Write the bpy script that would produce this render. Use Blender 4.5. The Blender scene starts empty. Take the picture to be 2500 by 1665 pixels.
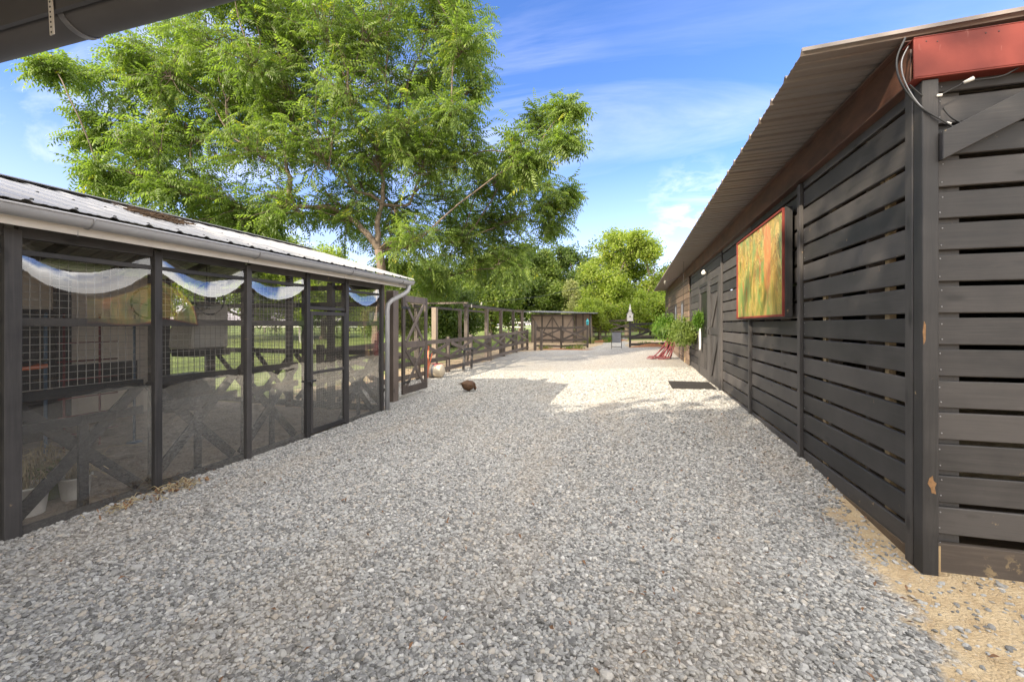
import bpy, bmesh, math, random
import numpy as np
from mathutils import Vector, Matrix
R = math.radians
SC = bpy.context.scene
COL = SC.collection
# ---------------------------------------------------------------- camera, sky, sun, exposure
TH = R(15.84)                       # the yard runs along +Y, the camera is turned this much to the left
cam_d = bpy.data.cameras.new('camera'); cam = bpy.data.objects.new('camera', cam_d); COL.objects.link(cam)
cam_d.sensor_width = 36; cam_d.lens = 36*1040/2500
cam_d.shift_y = -(832.5-793)/2500
cam_d.clip_start = .05; cam_d.clip_end = 2000
cam.location = (0, 0, 0); cam.rotation_euler = (R(90), 0, TH)
SC.camera = cam
SUN = Vector((-.585*math.cos(R(29)), -.811*math.cos(R(29)), math.sin(R(29)))).normalized()   # towards the sun
sd = bpy.data.lights.new('sun', 'SUN'); sd.energy = 2.9; sd.angle = R(.5); sd.color = (1, .87, .68)
so = bpy.data.objects.new('sun', sd); COL.objects.link(so)
so.rotation_euler = (-SUN).to_track_quat('-Z', 'Y').to_euler()
SC.view_settings.view_transform = 'Standard'; SC.view_settings.look = 'None'
SC.view_settings.gamma = 1; SC.view_settings.exposure = 1.74

class NT:
    def __init__(s, nt): s.t = nt; nt.nodes.clear()
    def n(s, typ, ins=None, **kw):
        nd = s.t.nodes.new(typ)
        for k, v in kw.items(): setattr(nd, k, v)
        for k, v in (ins or {}).items():
            sk = nd.inputs[k]
            if isinstance(v, bpy.types.NodeSocket): s.t.links.new(v, sk)
            else:
                if isinstance(v, (tuple, list)) and len(v) == 3 and sk.type == 'RGBA': v = (*v, 1)
                sk.default_value = v
        return nd
    def math(s, op, a, b=0.0, c=None, clamp=False):
        nd = s.t.nodes.new('ShaderNodeMath'); nd.operation = op; nd.use_clamp = clamp
        for i, v in enumerate((a, b, c)):
            if v is None: continue
            if isinstance(v, bpy.types.NodeSocket): s.t.links.new(v, nd.inputs[i])
            else: nd.inputs[i].default_value = v
        return nd.outputs[0]
    def ramp(s, f, stops, interp='LINEAR'):
        nd = s.t.nodes.new('ShaderNodeValToRGB'); s.t.links.new(f, nd.inputs[0]); e = nd.color_ramp.elements
        nd.color_ramp.interpolation = interp
        while len(e) < len(stops): e.new(.5)
        for q, (p, c) in zip(e, stops):
            q.position = p; q.color = (c, c, c, 1) if isinstance(c, (int, float)) else (*c, 1)
        return nd.outputs[0]
    def mix(s, f, a, b, mode='MIX'):
        nd = s.t.nodes.new('ShaderNodeMix'); nd.data_type = 'RGBA'; nd.blend_type = mode
        for sk, v in ((nd.inputs[0], f), (nd.inputs[6], a), (nd.inputs[7], b)):
            if isinstance(v, bpy.types.NodeSocket): s.t.links.new(v, sk)
            else: sk.default_value = (*v, 1) if isinstance(v, (tuple, list)) else v
        return nd.outputs[2]
    def noise(s, vec, scale, detail=4, rough=.6, dist=0, out=0):
        nd = s.n('ShaderNodeTexNoise', {'Scale': scale, 'Detail': detail, 'Roughness': rough, 'Distortion': dist})
        if vec is not None: s.t.links.new(vec, nd.inputs['Vector'])
        return nd.outputs[out]
    def map(s, vec, scale=(1, 1, 1), loc=(0, 0, 0), rot=(0, 0, 0)):
        nd = s.n('ShaderNodeMapping', {'Scale': scale, 'Location': loc, 'Rotation': rot}); s.t.links.new(vec, nd.inputs[0]); return nd.outputs[0]

W = bpy.data.worlds.new('World'); SC.world = W; W.use_nodes = True
w = NT(W.node_tree)
sky = w.n('ShaderNodeTexSky', sky_type='NISHITA', sun_disc=False, sun_elevation=R(29),
          sun_rotation=math.atan2(SUN.x, SUN.y), air_density=1.0, dust_density=.6, ozone_density=2.2)
tc = w.n('ShaderNodeTexCoord').outputs['Generated']
hs = w.n('ShaderNodeHueSaturation', {'Saturation': 1.25, 'Value': .92, 'Color': sky.outputs[0]})
skc = w.mix(1., hs.outputs[0], (1.18, .93, 1.12), 'MULTIPLY')
sep = w.n('ShaderNodeSeparateXYZ', {0: tc})
zz = w.math('MAXIMUM', sep.outputs[2], .02)
# clouds on a flat layer high above: divide by height
cx = w.math('DIVIDE', sep.outputs[0], w.math('ADD', zz, .12)); cy = w.math('DIVIDE', sep.outputs[1], w.math('ADD', zz, .12))
cv = w.n('ShaderNodeCombineXYZ', {0: cx, 1: cy}).outputs[0]
cir = w.noise(w.map(cv, (.55, 1.6, 1), (3.2, .4, 0), (0, 0, R(25))), 1.0, 7, .62, .9)
cir = w.ramp(cir, [(.44, 0), (.72, .7)])
big = w.ramp(w.noise(w.map(cv, (.35, .5, 1), (7.7, 2.1, 0)), 1.0, 3), [(.36, .15), (.56, 1)])
fac = w.math('MULTIPLY', cir, big)
puf = w.noise(w.map(tc, (5, 5, 11), (0.35, .2, 0)), 1.0, 6, .6, .2)
lowm = w.ramp(sep.outputs[2], [(.04, 0), (.09, 1), (.16, .8), (.26, 0)])
fac2 = w.math('MULTIPLY', w.ramp(puf, [(.52, 0), (.62, .55)]), lowm)
fac = w.math('MAXIMUM', fac, fac2)
dv = w.n('ShaderNodeVectorMath', {0: tc, 1: (.125, .966, .232)}, operation='DISTANCE').outputs[1]
pm = w.math('MULTIPLY', w.ramp(dv, [(.03, 1), (.13, 0)]), w.ramp(w.noise(w.map(tc, (14, 14, 30)), 1.0, 7, .62, .3), [(.40, 0), (.60, 1)]))
fac = w.math('MAXIMUM', fac, w.math('MULTIPLY', pm, .5))
hz = w.ramp(sep.outputs[2], [(0, .42), (.12, .22), (.35, 0)])
fac = w.math('MAXIMUM', fac, hz)
cc = w.mix(fac, skc, (5.5, 5.5, 6.5))
# unseen bright cloud bank added overhead and behind the photographer as neutral fill
bk = w.ramp(w.math('ADD', w.math('MULTIPLY', sep.outputs[1], -.8), w.math('MULTIPLY', sep.outputs[2], 1.0)), [(.50, 0), (.72, 1)])
bn = w.ramp(w.noise(w.map(tc, (2.2, 2.2, 3.5), (1, 5, 2)), 1.0, 6, .6), [(.36, 0), (.5, 1)])
cc = w.mix(w.math('MULTIPLY', bk, bn), cc, (15.5, 14.6, 13.6))
sd_ = w.ramp(w.math('SUBTRACT', sep.outputs[0], w.math('MULTIPLY', sep.outputs[1], .8)), [(.03, 0), (.14, 1)])  # unseen white bank added on the right, mirrored in the vinyl panes
cc = w.mix(w.math('MULTIPLY', sd_, w.ramp(w.noise(w.map(tc, (3, 3, 5), (2, 1, 4)), 1.0, 6, .6), [(.34, .3), (.5, 1)])), cc, (8.6, 8.4, 8.2))
w.n('ShaderNodeOutputWorld', {0: w.n('ShaderNodeBackground', {'Color': cc, 'Strength': .10}).outputs[0]})

# ---------------------------------------------------------------- helpers
rng = np.random.default_rng(7); random.seed(7)
def sm(a, b, x):
    t = min(1, max(0, (x-a)/(b-a))); return t*t*(3-2*t)
def G(x, y):                                   # height of the ground
    zl = np.interp(y, [-5, 14, 22, 27, 45, 300], [-1.4, -1.4, -1.27, -.85, -.7, -.7])
    zr = np.interp(y, [-5, 2.9, 4.6, 6.4, 8.3, 17, 22, 27, 45, 300], [-1.4, -1.4, -1.3, -1.25, -1.235, -1.12, -1.0, -.78, -.7, -.7])
    t = sm(-2.6, 1.2, x)
    z = zl*(1-t)+zr*t
    if x < -6 or y > 24: z += .0
    return float(z + .012*math.sin(x*1.7+1)*math.sin(y*1.3) )

def tag(o, label=None, cat=None, group=None, kind=None):
    for k, v in (('label', label), ('category', cat), ('group', group), ('kind', kind)):
        if v: o[k] = v
    return o
def empty(name, loc=(0, 0, 0), label=None, cat=None, group=None, rz=0):
    o = bpy.data.objects.new(name, None); COL.objects.link(o); o.location = loc; o.rotation_euler = (0, 0, rz)
    o.empty_display_size = .2
    return tag(o, label, cat, group)

def link_mesh(name, me, mat, parent=None):
    if mat is not None: me.materials.append(mat)
    o = bpy.data.objects.new(name, me); COL.objects.link(o)
    if parent is not None:
        o.parent = parent                       # world coordinates given: undo the parent's transform
        M = Matrix.Translation(parent.location) @ parent.rotation_euler.to_matrix().to_4x4()
        o.matrix_parent_inverse = M.inverted() if parent.type == 'EMPTY' else Matrix.Identity(4)
    return o

class MB:
    """collects shapes (world coordinates), then builds ONE mesh object; every shape carries a random value"""
    def __init__(s): s.v = []; s.f = []; s.r = []; s.sm = []; s.parts = []
    def add(s, vs, fs, r=None, smooth=False):
        b = len(s.v); s.v += [tuple(v) for v in vs]; s.f += [tuple(b+i for i in f) for f in fs]
        r = random.random() if r is None else r; s.parts.append((vs, fs, r, smooth))
        s.r += [r]*len(fs); s.sm += [smooth]*len(fs); return s
    def box(s, a, b, r=None):
        x0, y0, z0 = a; x1, y1, z1 = b
        if x0 > x1: x0, x1 = x1, x0
        if y0 > y1: y0, y1 = y1, y0
        if z0 > z1: z0, z1 = z1, z0
        v = [(x0,y0,z0),(x1,y0,z0),(x1,y1,z0),(x0,y1,z0),(x0,y0,z1),(x1,y0,z1),(x1,y1,z1),(x0,y1,z1)]
        return s.add(v, [(0,3,2,1),(4,5,6,7),(0,1,5,4),(1,2,6,5),(2,3,7,6),(3,0,4,7)], r)
    def beam(s, p, q, w_, h_, side=None, r=None):
        """board from p to q; w_ along 'side', h_ across"""
        p = Vector(p); q = Vector(q); d = (q-p).normalized()
        sd_ = Vector(side) if side else (Vector((0,0,1)).cross(d) if abs(d.z) < .99 else Vector((1,0,0)))
        sd_ = (sd_ - d*sd_.dot(d)).normalized(); u = d.cross(sd_).normalized()
        v = []
        for e in (p, q):
            for a, b in ((-1,-1),(1,-1),(1,1),(-1,1)): v.append(e+sd_*a*w_/2+u*b*h_/2)
        return s.add(v, [(0,3,2,1),(4,5,6,7),(0,1,5,4),(1,2,6,5),(2,3,7,6),(3,0,4,7)], r)
    def tube(s, pts, rad, n=8, r=None, cap=True):
        pts = [Vector(p) for p in pts]; m = len(pts)
        rads = rad if isinstance(rad, (list, tuple)) else [rad]*m
        t0 = (pts[1]-pts[0]).normalized()
        a = t0.orthogonal().normalized(); vs = []
        for i in range(m):
            t = (pts[min(i+1, m-1)]-pts[max(i-1, 0)]).normalized()
            a = (a - t*a.dot(t)).normalized(); b = t.cross(a)
            for k in range(n):
                an = 2*math.pi*k/n; vs.append(pts[i]+(a*math.cos(an)+b*math.sin(an))*rads[i])
        fs = [(i*n+k, i*n+(k+1)%n, (i+1)*n+(k+1)%n, (i+1)*n+k) for i in range(m-1) for k in range(n)]
        if cap: fs += [tuple(range(n))[::-1], tuple(range((m-1)*n, m*n))]
        return s.add(vs, fs, r, True)
    def lathe(s, c, prof, n=16, r=None, axis='Z'):
        vs = []
        for (rr, h) in prof:
            for k in range(n):
                a = 2*math.pi*k/n; p = (rr*math.cos(a), rr*math.sin(a), h)
                if axis == 'X': p = (h, p[0], p[1])
                if axis == 'Y': p = (p[0], h, p[1])
                vs.append((c[0]+p[0], c[1]+p[1], c[2]+p[2]))
        m = len(prof)
        fs = [(i*n+k, i*n+(k+1)%n, (i+1)*n+(k+1)%n, (i+1)*n+k) for i in range(m-1) for k in range(n)]
        return s.add(vs, fs, r, True)
    def prism(s, poly, axis, a, b, r=None):
        """poly: 2D outline; extruded along axis ('X','Y','Z') from a to b"""
        n = len(poly); vs = []
        for h in (a, b):
            for (u, v) in poly:
                vs.append({'X': (h, u, v), 'Y': (u, h, v), 'Z': (u, v, h)}[axis])
        fs = [tuple(range(n)), tuple(range(2*n-1, n-1, -1))] + [(i, (i+1) % n, n+(i+1) % n, n+i) for i in range(n)]
        return s.add(vs, fs, r)
    def each(s, name, mat, parent=None, bevel=0):
        """every shape becomes an object of its own"""
        for (vs, fs, r, smooth) in s.parts:
            m_ = MB(); m_.add(vs, fs, r, smooth); o = m_.build(name, mat, parent, bevel)
        return o
    def build(s, name, mat, parent=None, bevel=0):
        me = bpy.data.meshes.new(name); me.from_pydata(s.v, [], s.f)
        at = me.attributes.new('rnd', 'FLOAT', 'FACE'); at.data.foreach_set('value', s.r)
        me.polygons.foreach_set('use_smooth', s.sm)
        bm = bmesh.new(); bm.from_mesh(me); bmesh.ops.recalc_face_normals(bm, faces=bm.faces); bm.to_mesh(me); bm.free()
        o = link_mesh(name, me, mat, parent)
        if bevel:
            md = o.modifiers.new('bevel', 'BEVEL'); md.width = bevel; md.segments = 1; md.limit_method = 'ANGLE'
        return o

def quads(name, V, mat, rnd, parent=None, k=4, smooth=False):
    """V: (N*k,3) array, each k verts one face"""
    V = np.asarray(V, dtype=np.float32).reshape(-1, 3); N = len(V)//k
    me = bpy.data.meshes.new(name); me.vertices.add(N*k); me.vertices.foreach_set('co', V.ravel())
    me.loops.add(N*k); me.loops.foreach_set('vertex_index', np.arange(N*k, dtype=np.int32))
    me.polygons.add(N); me.polygons.foreach_set('loop_start', np.arange(0, N*k, k, dtype=np.int32))
    try: me.polygons.foreach_set('loop_total', np.full(N, k, dtype=np.int32))
    except Exception: pass
    me.update(calc_edges=True)
    at = me.attributes.new('rnd', 'FLOAT', 'FACE'); at.data.foreach_set('value', np.asarray(rnd, dtype=np.float32))
    return link_mesh(name, me, mat, parent)

# ---------------------------------------------------------------- materials
MATS = {}
def mat_begin(name):
    m = bpy.data.materials.new(name); m.use_nodes = True; t = NT(m.node_tree); MATS[name] = m; return m, t
def finish(t, **ins):
    disp = ins.pop('bump', None); bs = ins.pop('bstr', .3); bd = ins.pop('bdist', .01)
    b = t.n('ShaderNodeBsdfPrincipled')
    for k, v in ins.items():
        sk = b.inputs[{'col': 'Base Color', 'rough': 'Roughness', 'metal': 'Metallic', 'spec': 'Specular IOR Level'}.get(k, k)]
        if isinstance(v, bpy.types.NodeSocket): t.t.links.new(v, sk)
        else: sk.default_value = (*v, 1) if isinstance(v, (tuple, list)) and len(v) == 3 else v
    if disp is not None:
        bp = t.n('ShaderNodeBump', {'Height': disp, 'Strength': bs, 'Distance': bd}); t.t.links.new(bp.outputs[0], b.inputs['Normal'])
    t.n('ShaderNodeOutputMaterial', {0: b.outputs[0]}); return b
def coords(t): return t.n('ShaderNodeTexCoord').outputs['Object']
def rnd(t): return t.n('ShaderNodeAttribute', attribute_name='rnd').outputs['Fac']

def wood(name, dark, light, axis, worn=None, rough=.55, wornamt=.0, bstr=.35):
    m, t = mat_begin(name); c = coords(t); r = rnd(t)
    off = t.n('ShaderNodeVectorMath', {0: c, 1: t.n('ShaderNodeCombineXYZ', {0: t.math('MULTIPLY', r, 9.), 1: t.math('MULTIPLY', r, 7.), 2: t.math('MULTIPLY', r, 5.)}).outputs[0]}, operation='ADD').outputs[0]
    lo, hi = 1.6, 38.
    sc = {'X': (lo, hi, hi), 'Y': (hi, lo, hi), 'Z': (hi, hi, lo)}[axis]
    grain = t.noise(t.map(off, sc), 1.0, 7, .68, 1.4)
    fine = t.noise(t.map(off, tuple(q*4.5 for q in sc)), 1.0, 3, .6)
    blot = t.noise(off, 2.6, 5, .6)
    ksc = {'X': (2.2, 6, 6), 'Y': (6, 2.2, 6), 'Z': (6, 6, 2.2)}[axis]
    vo = t.n('ShaderNodeTexVoronoi', {'Vector': t.map(off, ksc), 'Scale': 1.0, 'Randomness': 1.0})
    knot = t.ramp(vo.outputs['Distance'], [(.06, 1), (.15, 0)])
    f = t.math('ADD', t.math('MULTIPLY', grain, .55), t.math('MULTIPLY', blot, .45))
    f = t.math('ADD', f, t.math('MULTIPLY', t.math('SUBTRACT', r, .5), .34))
    col = t.mix(t.ramp(f, [(.32, 0), (.7, 1)]), dark, light)
    col = t.mix(t.math('MULTIPLY', knot, .7), col, tuple(q*.42 for q in dark))
    if worn:
        wn = t.noise(off, 11, 6, .7); wn2 = t.noise(off, 1.3, 2)
        wf = t.math('MULTIPLY', t.ramp(wn, [(.655-wornamt, 0), (.70-wornamt, 1)]), t.ramp(wn2, [(.50, 0), (.6, 1)]))
        col = t.mix(wf, col, worn)
    h = t.math('ADD', t.math('MULTIPLY', grain, .6), t.math('MULTIPLY', fine, .4))
    h = t.math('SUBTRACT', h, t.math('MULTIPLY', knot, .3))
    finish(t, col=col, rough=t.math('ADD', t.math('MULTIPLY', grain, .3), rough-.12), bump=h, bstr=bstr, bdist=.003)
    return m
DK, LT = (.021, .020, .0205), (.074, .067, .064)
for ax in 'XYZ': wood('stain_'+ax, DK, LT, ax, worn=(.33, .24, .13), wornamt=.0)
for ax in 'XY': wood('black_'+ax, (.008, .008, .009), (.022, .021, .022), ax, rough=.7)
wood('beige_board', (.26, .20, .16), (.38, .30, .24), 'Z')
for ax in 'XYZ': wood('fence_'+ax, (.055, .043, .036), (.16, .126, .106), ax, worn=(.2, .15, .1))
wood('sunlit_Y', (.10, .07, .05), (.24, .165, .115), 'Y')  # barn boards in a paler, warmer copy: sunlight put into the colour
wood('raw_lumber', (.36, .25, .13), (.55, .40, .22), 'X')
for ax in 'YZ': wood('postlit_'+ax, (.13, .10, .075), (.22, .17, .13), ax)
wood('weathered_X', (.07, .055, .045), (.16, .13, .10), 'X', worn=(.55, .40, .2), wornamt=.10, rough=.7)

def simple(name, col, rough=.5, metal=0, var=.25, scale=6, bstr=.1, **kw):
    m, t = mat_begin(name); c = coords(t); n = t.noise(c, scale, 5, .6); r = rnd(t)
    f = t.math('ADD', t.math('MULTIPLY', n, .8), t.math('MULTIPLY', r, .2))
    cc_ = t.mix(t.ramp(f, [(.25, 0), (.75, 1)]), tuple(q*(1-var) for q in col), tuple(min(1, q*(1+var)) for q in col))
    finish(t, col=cc_, rough=rough, metal=metal, bump=t.noise(c, scale*7, 4), bstr=bstr, bdist=.004, **kw); return m
simple('gutter_metal', (.38, .38, .39), .38, .1, .10, 3, .04)
simple('grey_metal', (.30, .30, .31), .4, .6, .15)
simple('fascia', (.72, .68, .62), .6, 0, .12)
simple('soffit', (.10, .098, .10), .6, 0, .15, 2)
simple('black_plastic', (.015, .015, .015), .4)
simple('white_paint', (.72, .70, .66), .5, 0, .08)
simple('cream', (.62, .52, .38), .55, 0, .12)
simple('scuffed_wood', (.21, .115, .05), .8, 0, .6, 60)
simple('pink', (.75, .14, .2), .6, 0, .2)
simple('orange', (.6, .16, .07), .55, 0, .2)
simple('teal', (.03, .33, .38), .5)
simple('red_cloth', (.15, .025, .03), .6, 0, .35, 12)
simple('blue', (.06, .11, .18), .5)
simple('rust_red', (.22, .06, .035), .6)
simple('terracotta', (.42, .12, .05), .7)
simple('wire', (.34, .33, .31), .45, .5, .1)
simple('darkwire', (.05, .05, .05), .5, .5, .1)
simple('beige_wall', (.72, .63, .53), .7, 0, .16, 2)
simple('hood', (.55, .53, .48), .5, 0, .08)
simple('bulb', (.75, .72, .62), .15, 0, .05)
simple('mat_rubber', (.025, .022, .02), .7)
simple('soil', (.13, .09, .055), .9, 0, .4, 3, .6)
simple('slate', (.18, .19, .23), .5)
simple('feather', (.035, .022, .014), .7, 0, .5, 25, .5)
simple('feather_brown', (.10, .05, .022), .7, 0, .5, 25, .5)
simple('comb', (.5, .03, .02), .5)
simple('dry_leaf', (.19, .10, .05), .8, 0, .5, 40)
simple('straw', (.42, .34, .19), .8, 0, .3, 20)
simple('nest', (.09, .055, .03), .9, 0, .5, 20)
simple('bark', (.16, .12, .09), .85, 0, .4, 9, .9)
simple('bark_far', (.13, .10, .075), .9, 0, .3, 3, .5)
simple('white_far', (.7, .68, .64), .6)

def corr(name, col, rough, metal, dirt, damt):
    m, t = mat_begin(name); c = coords(t)
    n = t.noise(t.map(c, (.6, 5, 1)), 1.6, 6, .65, .3); n2 = t.noise(c, 14, 5, .7)
    f = t.math('MULTIPLY', t.ramp(n, [(.42, 0), (.72, 1)]), t.ramp(n2, [(.3, .3), (.7, 1)]))
    cl = t.mix(t.math('MULTIPLY', f, damt), col, dirt)
    finish(t, col=cl, rough=rough, metal=metal, bump=n2, bstr=.05, bdist=.003)
corr('roof_pale', (.27, .27, .28), .5, .0, (.22, .20, .18), .7)
corr('roof_dark', (.24, .212, .195), .5, .0, (.22, .15, .11), .9)
corr('ridge_dark', (.20, .20, .21), .45, .3, (.1, .1, .1), .5)

def steel():
    m, t = mat_begin('red_steel'); c = coords(t)
    n = t.noise(c, 3, 5, .6, .4); n2 = t.noise(c, 40, 4, .7); n3 = t.noise(t.map(c, (30, 30, 4)), 1, 4)
    col = t.mix(t.ramp(n, [(.3, 0), (.7, 1)]), (.15, .026, .02), (.22, .045, .032))
    col = t.mix(t.math('MULTIPLY', t.ramp(n3, [(.66, 0), (.72, 1)]), .35), col, (.4, .2, .17))
    finish(t, col=col, rough=.6, spec=.3, bump=n2, bstr=.06, bdist=.003)
    m, t = mat_begin('rusty_steel'); c = coords(t)
    n = t.noise(t.map(c, (3, 1, 3)), 2, 6, .65, .5)
    col = t.mix(t.ramp(n, [(.35, 0), (.68, 1)]), (.045, .022, .016), (.14, .062, .038))
    finish(t, col=col, rough=.5, bump=n, bstr=.15, bdist=.004)
steel()

def gravel_mats():
    stops = [(0, (.085, .084, .08)), (.2, (.225, .223, .214)), (.5, (.375, .372, .355)), (.78, (.50, .495, .475)), (.9, (.45, .39, .315)), (1, (.70, .69, .66))]
    m, t = mat_begin('pebble'); c = coords(t)
    r = t.n('ShaderNodeObjectInfo').outputs['Random']
    geo = t.n('ShaderNodeNewGeometry').outputs['Position']
    col = t.ramp(r, stops)
    col = t.mix(t.math('MULTIPLY', t.ramp(t.noise(t.map(geo, (1.5, .5, 1)), .9, 4, .6), [(.50, 0), (.70, 1)]), .3), col, (.48, .39, .28))
    sy = t.n('ShaderNodeSeparateXYZ', {0: geo}).outputs[1]
    col = t.mix(t.math('MULTIPLY', t.ramp(t.math('DIVIDE', sy, 20.), [(.3, 0), (.55, 1)]), .25), col, (.42, .38, .32))
    col = t.mix(t.ramp(t.noise(c, 3, 4), [(.3, 0), (.7, .5)]), col, (.27, .265, .255))
    finish(t, col=col, rough=.85, bump=t.noise(c, 9, 4), bstr=.25, bdist=.05)
    m, t = mat_begin('gravel_ground'); c = coords(t)
    v1 = t.n('ShaderNodeTexVoronoi', {'Vector': c, 'Scale': 48.})
    v2 = t.n('ShaderNodeTexVoronoi', {'Vector': c, 'Scale': 48.}, feature='DISTANCE_TO_EDGE')
    sp = t.n('ShaderNodeSeparateColor', {0: v1.outputs['Color']}).outputs[0]
    col = t.ramp(sp, stops)
    col = t.mix(t.ramp(v2.outputs['Distance'], [(.0, .75), (.10, 0)]), col, (.14, .125, .11))
    col = t.mix(t.math('MULTIPLY', t.ramp(t.noise(t.map(c, (1.5, .5, 1)), .9, 4, .6), [(.50, 0), (.70, 1)]), .3), col, (.38, .31, .22))
    # fade the near ground (seen between pebbles) to fines, and bare sand where the gravel has worn away by the barn
    sx = t.n('ShaderNodeSeparateXYZ', {0: c})
    nb = t.noise(c, 3.2, 6, .65)
    thr = t.n('ShaderNodeMapRange', {0: sx.outputs[1], 1: 2.2, 2: 5.0, 3: 1.16, 4: 1.54}).outputs[0]
    e1 = t.math('ADD', t.math('SUBTRACT', sx.outputs[0], thr), t.math('MULTIPLY', t.math('SUBTRACT', nb, .5), .8))
    m1 = t.ramp(e1, [(.0, 0), (.12, 1)])
    far = t.ramp(t.math('DIVIDE', sx.outputs[1], 30.), [(.18, 1), (.30, .35), (.6, .35)])
    sf = t.math('MULTIPLY', m1, far)
    sand = t.mix(t.ramp(t.noise(c, 8, 6, .7), [(.35, 0), (.65, 1)]), (.41, .295, .165), (.56, .44, .275))
    sand = t.mix(t.ramp(t.noise(c, 70, 3, .7), [(.6, 0), (.7, .6)]), sand, (.5, .47, .42))
    col = t.mix(t.math('MULTIPLY', t.ramp(t.math('DIVIDE', sx.outputs[1], 20.), [(.3, 0), (.55, 1)]), .25), col, (.42, .38, .32))
    col = t.mix(sf, col, sand)
    hb = t.math('ADD', t.math('MINIMUM', v2.outputs['Distance'], .3), t.math('MULTIPLY', t.noise(c, 40, 4), .25))
    finish(t, col=col, rough=.92, bump=hb, bstr=.8, bdist=.02)
    m, t = mat_begin('lawn'); c = coords(t)
    a = t.noise(c, .35, 5, .6); b = t.noise(c, 14, 5, .75); b2 = t.noise(t.map(c, (60, 60, 60)), 1, 3, .8)
    g = t.mix(t.ramp(a, [(.35, 0), (.65, 1)]), (.10, .15, .025), (.22, .26, .06))
    g = t.mix(t.ramp(b, [(.3, .7), (.6, 0)]), g, (.07, .11, .02))
    g = t.mix(t.ramp(b2, [(.55, 0), (.75, .6)]), g, (.30, .30, .10))
    sx = t.n('ShaderNodeSeparateXYZ', {0: c})
    d1 = t.math('ADD', t.math('SUBTRACT', sx.outputs[0], -7.2), t.math('MULTIPLY', t.math('SUBTRACT', t.noise(c, 1.2, 4), .5), 3.))
    d2 = t.math('SUBTRACT', 25.5, sx.outputs[1])
    dm = t.math('MULTIPLY', t.ramp(d1, [(0, 0), (.6, 1)]), t.ramp(d2, [(0, 0), (.9, 1)]))
    dirt = t.mix(t.ramp(b, [(.35, 0), (.7, 1)]), (.34, .24, .14), (.50, .40, .27))
    finish(t, col=t.mix(dm, g, dirt), rough=.95, bump=b, bstr=.7, bdist=.04)
    m, t = mat_begin('coop_floor'); c = coords(t); b = t.noise(c, 9, 6, .7)
    finish(t, col=t.mix(t.ramp(b, [(.3, 0), (.7, 1)]), (.22, .18, .15), (.42, .35, .28)), rough=.95, bump=b, bstr=.6, bdist=.03)
gravel_mats()

def leafmat(name, a, b, c_, tr=.35, yel=(.45, .42, .06)):
    m, t = mat_begin(name); r = rnd(t); c = coords(t)
    col = t.ramp(r, [(0, a), (.5, b), (.93, c_), (1, yel)])
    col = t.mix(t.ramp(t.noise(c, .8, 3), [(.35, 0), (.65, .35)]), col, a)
    pb = t.n('ShaderNodeBsdfPrincipled', {'Base Color': col, 'Roughness': .5, 'Specular IOR Level': .35})
    tl = t.n('ShaderNodeBsdfTranslucent', {'Color': t.mix(1., col, (1.5, 1.7, .6), 'MULTIPLY')})
    ms = t.n('ShaderNodeMixShader', {0: tr, 1: pb.outputs[0], 2: tl.outputs[0]})
    t.n('ShaderNodeOutputMaterial', {0: ms.outputs[0]})
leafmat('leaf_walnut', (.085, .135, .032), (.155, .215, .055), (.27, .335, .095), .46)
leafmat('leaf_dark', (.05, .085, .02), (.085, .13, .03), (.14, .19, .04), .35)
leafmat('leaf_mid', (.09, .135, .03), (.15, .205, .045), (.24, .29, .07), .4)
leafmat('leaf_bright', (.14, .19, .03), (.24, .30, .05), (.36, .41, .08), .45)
leafmat('leaf_fern', (.05, .12, .015), (.11, .20, .025), (.20, .29, .05), .4)
leafmat('leaf_pale', (.16, .19, .07), (.24, .26, .10), (.34, .33, .15), .35)
leafmat('leaf_shrubdark', (.02, .045, .012), (.035, .07, .015), (.06, .10, .02), .3)

def vinyl():
    m, t = mat_begin('clear_vinyl'); c = coords(t)
    wv = t.noise(t.map(c, (1, 2.2, 1.1)), 1.6, 2, .5)
    bp = t.n('ShaderNodeBump', {'Height': wv, 'Strength': .07, 'Distance': .03})
    fr = t.n('ShaderNodeFresnel', {'IOR': 1.55, 'Normal': bp.outputs[0]})
    f = t.math('MINIMUM', t.math('ADD', t.math('MULTIPLY', fr.outputs[0], 1.25), .02), .22)
    gl = t.n('ShaderNodeBsdfGlossy', {'Color': (.95, .95, .95), 'Roughness': .02, 'Normal': bp.outputs[0]})
    tr = t.n('ShaderNodeBsdfTransparent', {'Color': (.78, .78, .77)})
    df = t.n('ShaderNodeBsdfDiffuse', {'Color': (.5, .48, .46)})
    sx = t.n('ShaderNodeSeparateXYZ', {0: c})
    dust = t.math('MULTIPLY', t.ramp(t.math('ADD', t.math('MULTIPLY', sx.outputs[2], -.6), t.math('MULTIPLY', t.noise(c, 2, 4), .25)), [(.25, .035), (.95, .05)]), t.ramp(t.noise(c, 60, 4, .7), [(.3, .6), (.7, 1)]))
    a = t.n('ShaderNodeMixShader', {0: dust, 1: tr.outputs[0], 2: df.outputs[0]})
    b = t.n('ShaderNodeMixShader', {0: f, 1: a.outputs[0], 2: gl.outputs[0]})
    t.n('ShaderNodeOutputMaterial', {0: b.outputs[0]})
vinyl()
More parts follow.
